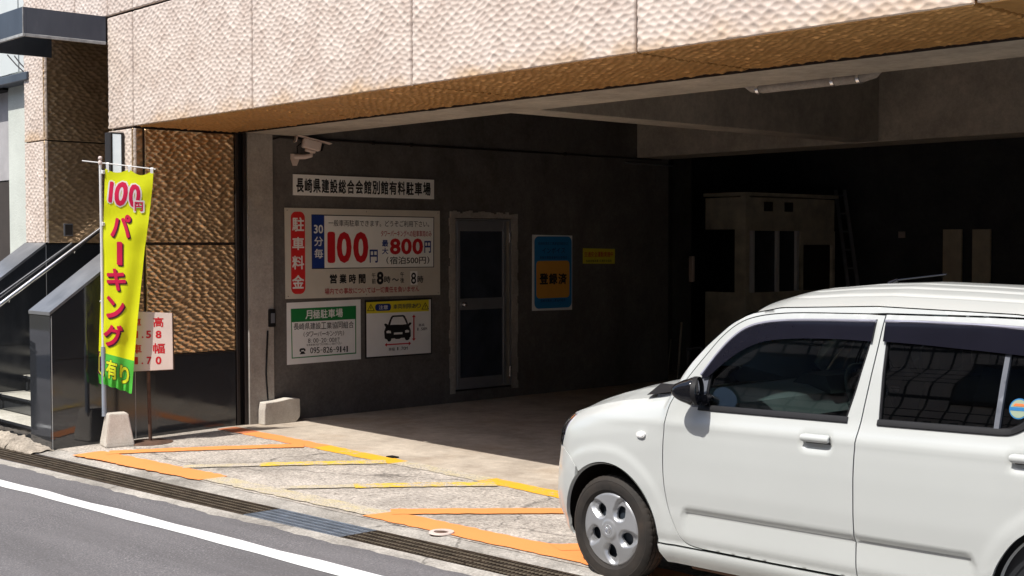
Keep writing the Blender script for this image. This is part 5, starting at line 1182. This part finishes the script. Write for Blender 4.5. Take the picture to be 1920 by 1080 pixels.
# --- door mirror
def mirror_side(sg):
    CA, SA = math.cos(R_(24)), math.sin(R_(24))
    def rt_(p): dx, dy = p[0]-ctr.x, p[1]-ctr.y; return (ctr.x+dx*CA-dy*SA, (ctr.y+dx*SA+dy*CA)*sg, p[2])
    def Y(v): return v*sg
    ctr = Vector((1.185, -.785, 1.032)); mesh = bmesh.new(); bmesh.ops.create_uvsphere(mesh, u_segments=36, v_segments=24, radius=1)
    for v in mesh.verts:
        c_ = v.co; x, y, z = c_; n4 = (abs(x)**3+abs(y)**3.2+abs(z)**3)**(1/3.0); x, y, z = x/n4, y/n4, z/n4
        fx = max(0, min(1, (x+1)/2)); sc2 = .30+.70*fx**.75 if x < .8 else 1; X_ = x*.05 if x > 0 else x*.085
        v.co = Vector((ctr.x+min(X_, .040)+(-.02*y if False else 0), (ctr.y+y*.088*sc2)*1.0, ctr.z+z*.080*sc2-.012*(1-fx)*0+(-y)*-.006))
    for v in mesh.verts:
        dx, dy = v.co.x-ctr.x, v.co.y-ctr.y; v.co.x = ctr.x+dx*CA-dy*SA; v.co.y = (ctr.y+dx*SA+dy*CA)*sg
    me = bpy.data.meshes.new('mirror_housing'); mesh.to_mesh(me); mesh.free(); me.shade_smooth(); mh = link('mirror_housing', me, gloss_black, car)
    o = MB().lathe([(.0001, .0), (.8, .0), (.85, -.1)], (0, 0, 0), eX, 32); o.v = [rt_((ctr.x+.0415, ctr.y+y*.078, ctr.z+z*.066)) for x, y, z in o.v]; o.build('mirror_glass', chrome, mh)
    MB().tube([(1.20, -.665*sg*1.0, .985), (1.22, -.72*sg, .985)], [.032, .028], 10).build('mirror_arm', gloss_black, mh, 50)
    o = MB().lathe([(1, -.012), (1.02, 0), (1, .012)], (0, 0, 0), eX, 32); o.v = [rt_((ctr.x+.041+x, ctr.y+y*.080, ctr.z+z*.068)) for x, y, z in o.v]; o.build('mirror_rim', rubber, mh, 50)
mirror_side(1); mirror_side(-1)
# --- wheels
def wheel(cx, sg):
    e = MB(); prof = [(.178, .050), (.190, .066), (.200, .070), (.204, .0745), (.210, .0750), (.224, .0765), (.240, .0755), (.247, .0735), (.250, .0748), (.262, .068), (.270, .060)]
    tread = [(.2745, .0545), (.2755, .050), (.268, .0485), (.268, .0445), (.277, .043), (.2775, .024), (.270, .0225), (.270, .0165), (.278, .015)]
    full = prof+tread+[(r, -t) for r, t in (prof+tread)[::-1]]; n = 240; vs = []; y0 = -.0
    for i, (r, t) in enumerate(full):
        for k in range(n):
            rr = r; an = 2*math.pi*k/n+(.012*abs(t)/.05*(1 if t > 0 else -1))
            if .040 < abs(t) < .062 and r > .262 and k % 5 == 0: rr = r-.003
            if .010 < abs(t) < .044 and r > .275 and k % 6 == 0: rr = r-.003
            vs.append((rr*math.cos(an), -t, rr*math.sin(an)))
    m_ = len(full); e.add(vs, [(i*n+k, i*n+(k+1) % n, (i+1)*n+(k+1) % n, (i+1)*n+k) for i in range(m_-1) for k in range(n)])
    wr = empty('wheel'); wr.parent = car; wr.location = (cx, -(HW-.107)*sg, ZH); wr.rotation_euler = (0, 0, 0 if sg > 0 else math.pi)
    e.build('tyre', tyre_m, wr, 35)
    # hubcap with five openings (a 2D outline raised to a shallow dome)
    Rr = .200; outer = [(Rr*math.cos(t), Rr*math.sin(t)) for t in np.linspace(0, 2*math.pi, 97)[:-1]]; holes = []; hc = []
    for k in range(5):
        a = R_(270+72*k); cx_, cz_ = .112*math.cos(a), .112*math.sin(a); hc.append((cx_, cz_, a)); L = []
        for t in np.linspace(0, 2*math.pi, 33)[:-1]:
            lx, lz = .031*math.cos(t)*(1+.18*math.sin(t)), .036*math.sin(t); L.append((cx_+lx*math.sin(a)+lz*math.cos(a), cz_-lx*math.cos(a)+lz*math.sin(a)))
        holes.append(L)
    def capf(x, z, off=0.0):
        x = np.asarray(x, float); z = np.asarray(z, float); r = np.hypot(x, z); dpt = .068+.010*np.clip(1-(r/Rr)**2, 0, 1)-.016*sst(.176, Rr, r)+.007*(1-sst(.040, .060, r))
        for (hx, hz, a) in hc:
            lx = (x-hx)*math.sin(a)-(z-hz)*math.cos(a); lz = (x-hx)*math.cos(a)+(z-hz)*math.sin(a)
            tw = lx+.35*np.clip(lz, 0, 1); q = np.hypot(tw/.048, np.where(lz > 0, lz/.082, lz/.046)); dpt = dpt-.022*(1-sst(.60, 1.02, q))
        return np.stack([x, -(dpt+off), z], -1)
    panel('hubcap', outer, hub_m, wr, holes=holes, h=.0055, fn=capf, thick=.012, both=False, gap=0)
    MB().lathe([(.0001, .030), (.09, .034), (.13, .018), (.15, .024), (.17, .03), (.18, .045)], (0, 0, 0), nY, 40).build('steel_wheel', steel_dark, wr, 40)
    # emblem: ring with a winged mark
    MB().lathe([(.0225, .082), (.0255, .0865), (.0285, .082)], (0, 0, 0), nY, 40).build('emblem_ring', hub_m, wr, 60)
    mk = MB()
    for pts in ([(-.020, .010), (-.010, .012), (-.003, .004), (0, -.002), (.003, .004), (.010, .012), (.020, .010)], [(-.021, .004), (-.012, -.003), (-.010, -.014)], [(.021, .004), (.012, -.003), (.010, -.014)]):
        mk.tube([(x, -.0855, z) for x, z in pts], .0018, 6)
    mk.build('emblem', chrome, wr, 60)
    for j in range(4): a = R_(45+90*j); MB().lathe([(.0001, .046), (.008, .045), (.010, .03)], (.05*math.cos(a), 0, .05*math.sin(a)), nY, 8).build('wheel_nut', steel_dark, wr)
for cx in (XH, XR):
    wheel(cx, 1); wheel(cx, -1)
# wheel-arch liners, underside, inner arch lips
for cx in (XH, XR):
    for sg in (1, -1):
        L = arc(0, 0, AR+.014, -12, 192, 36); edge = [abs(float(side(s_of(cx+x, ZH+z), ZH+z, 0)[1]))-.022 for x, z in L]; P = np.array([[(cx+x, -sg*(e_ if k == 0 else (e_*.5+.42*.5 if k == 1 else .42)), ZH+z) for (x, z), e_ in zip(L, edge)] for k in range(3)]); grid_mesh('arch_liner', P, black_m, car)
        c_ = [(cx+x*.995, -.42*sg, ZH+z*.995) for x, z in L]; MB().add(c_, [tuple(range(len(c_)))]).build('arch_liner', black_m, car)
        lip = [side(s_of(cx+x, ZH+z), ZH+z, 0) for x, z in arc(0, 0, AR+.006, -4, 184, 40)] if cx < 1 else [side(s_of(cx+x, ZH+z), ZH+z, 0) for x, z in arc(0, 0, AR+.006, 0, 180, 40)]
        P = np.array([[(q[0], q[1]*sg, q[2]) for q in lip], [(q[0]+(cx-q[0])*.02, (q[1]+.014)*sg, q[2]+(ZH-q[2])*.02) for q in lip]]); grid_mesh('arch_lip', P, paint, car)
box('underbody', (.95, -.66, .17), (2.68, .66, .24), black_m, car); box('underbody', (.15, -.40, .2), (.95, .40, .6), black_m, car); box('underbody', (2.68, -.40, .22), (3.3, .40, .6), black_m, car)
box('exhaust_bracket', (1.02, -.60, .13), (1.30, -.50, .168), rust_m, car, .01)
# --- inside
for sg in (-1, 1): box('door_lining', (1.2, sg*.655, .24), (2.8, sg*.68, .93), int_dark, car)
da = MB(); da.prism([(.85, .60), (.86, .985), (1.02, 1.0), (1.16, .99), (1.27, .955), (1.33, .86), (1.30, .70), (1.2, .60)], 1, -.64, .64); da.build('dashboard', plast, car, 40)
MB().prism([(1.05, .985), (1.13, 1.05), (1.27, 1.04), (1.31, .95)], 1, .20, .52).build('instrument_hood', int_dark, car, 40)
MB().lathe([(.05*math.cos(t)*.32+.175, .016*math.sin(t)) for t in np.linspace(0, 2*math.pi, 13)], (1.44, .36, .935), (.85, 0, .5), 32).build('steering_wheel', int_dark, car, 60)
MB().tube([(1.44, .36, .935), (1.30, .36, .86)], .035, 10).build('steering_column', int_dark, car, 50)
for y in (-.34, .34):
    st_ = MB(); st_.box((1.60, y-.24, .42), (2.08, y+.24, .58), .05); st_.build('front_seat', int_dark, car)
    MB().prism([(2.00, .52), (2.13, .52), (2.30, 1.12), (2.20, 1.14), (1.98, .6)], 1, y-.23, y+.23).build('seat_back', int_dark, car, 40)
    MB().box((2.19, y-.12, 1.13), (2.29, y+.12, 1.27), .03).build('headrest', int_dark, car)
MB().prism([(2.72, .5), (2.86, .5), (3.0, 1.05), (2.9, 1.07), (2.7, .6)], 1, -.6, .6).build('rear_seat', int_dark, car, 40)
MB().box((1.36, -.07, 1.235), (1.39, .12, 1.295), .01).build('rear_view_mirror', plast, car)
MB().prism([(1.40, 1.33), (1.42, 1.35), (1.56, 1.345), (1.555, 1.335)], 1, .12, .5).build('sun_visor', int_white, car, 40)
MB().tube([tuple(top_pt(1.0, .93)*[1, 1, 1]-[0, .02, 0]), tuple(top_pt(1.2, .93)-np.array([-.02, .02, .02])), tuple(top_pt(1.36, .93)-np.array([-.02, .02, .03]))], .028, 8).build('pillar_trim', int_white, car, 50)
# quarter-window sticker
t_ = np.linspace(0, 2*math.pi, 33)[:-1]; SCX, SCZ = 2.755, 1.045
def disc(r, m, off, cl_=None, name='sticker'):
    L = [(SCX+r*math.cos(a), SCZ+r*math.sin(a)) for a in t_]
    if cl_: L = [(x, min(max(z, SCZ+cl_[0]), SCZ+cl_[1])) for x, z in L]; L = [p for i, p in enumerate(L) if math.dist(p, L[i-1]) > 1e-4]
    panel(name, [(s_of(x, z), z) for x, z in L], m, h=.012, off=off, thick=0, both=False, gap=0)
disc(.040, flat('sticker_blue', (.02, .17, .40)), -.0095); disc(.035, flat('sticker_cream', (.30, .37, .27)), -.008); disc(.036, MATS['sticker_blue'], -.0072, (-.008, .006)); disc(.026, flat('sticker_orange', (.75, .18, .05)), -.0066, (.010, .020))
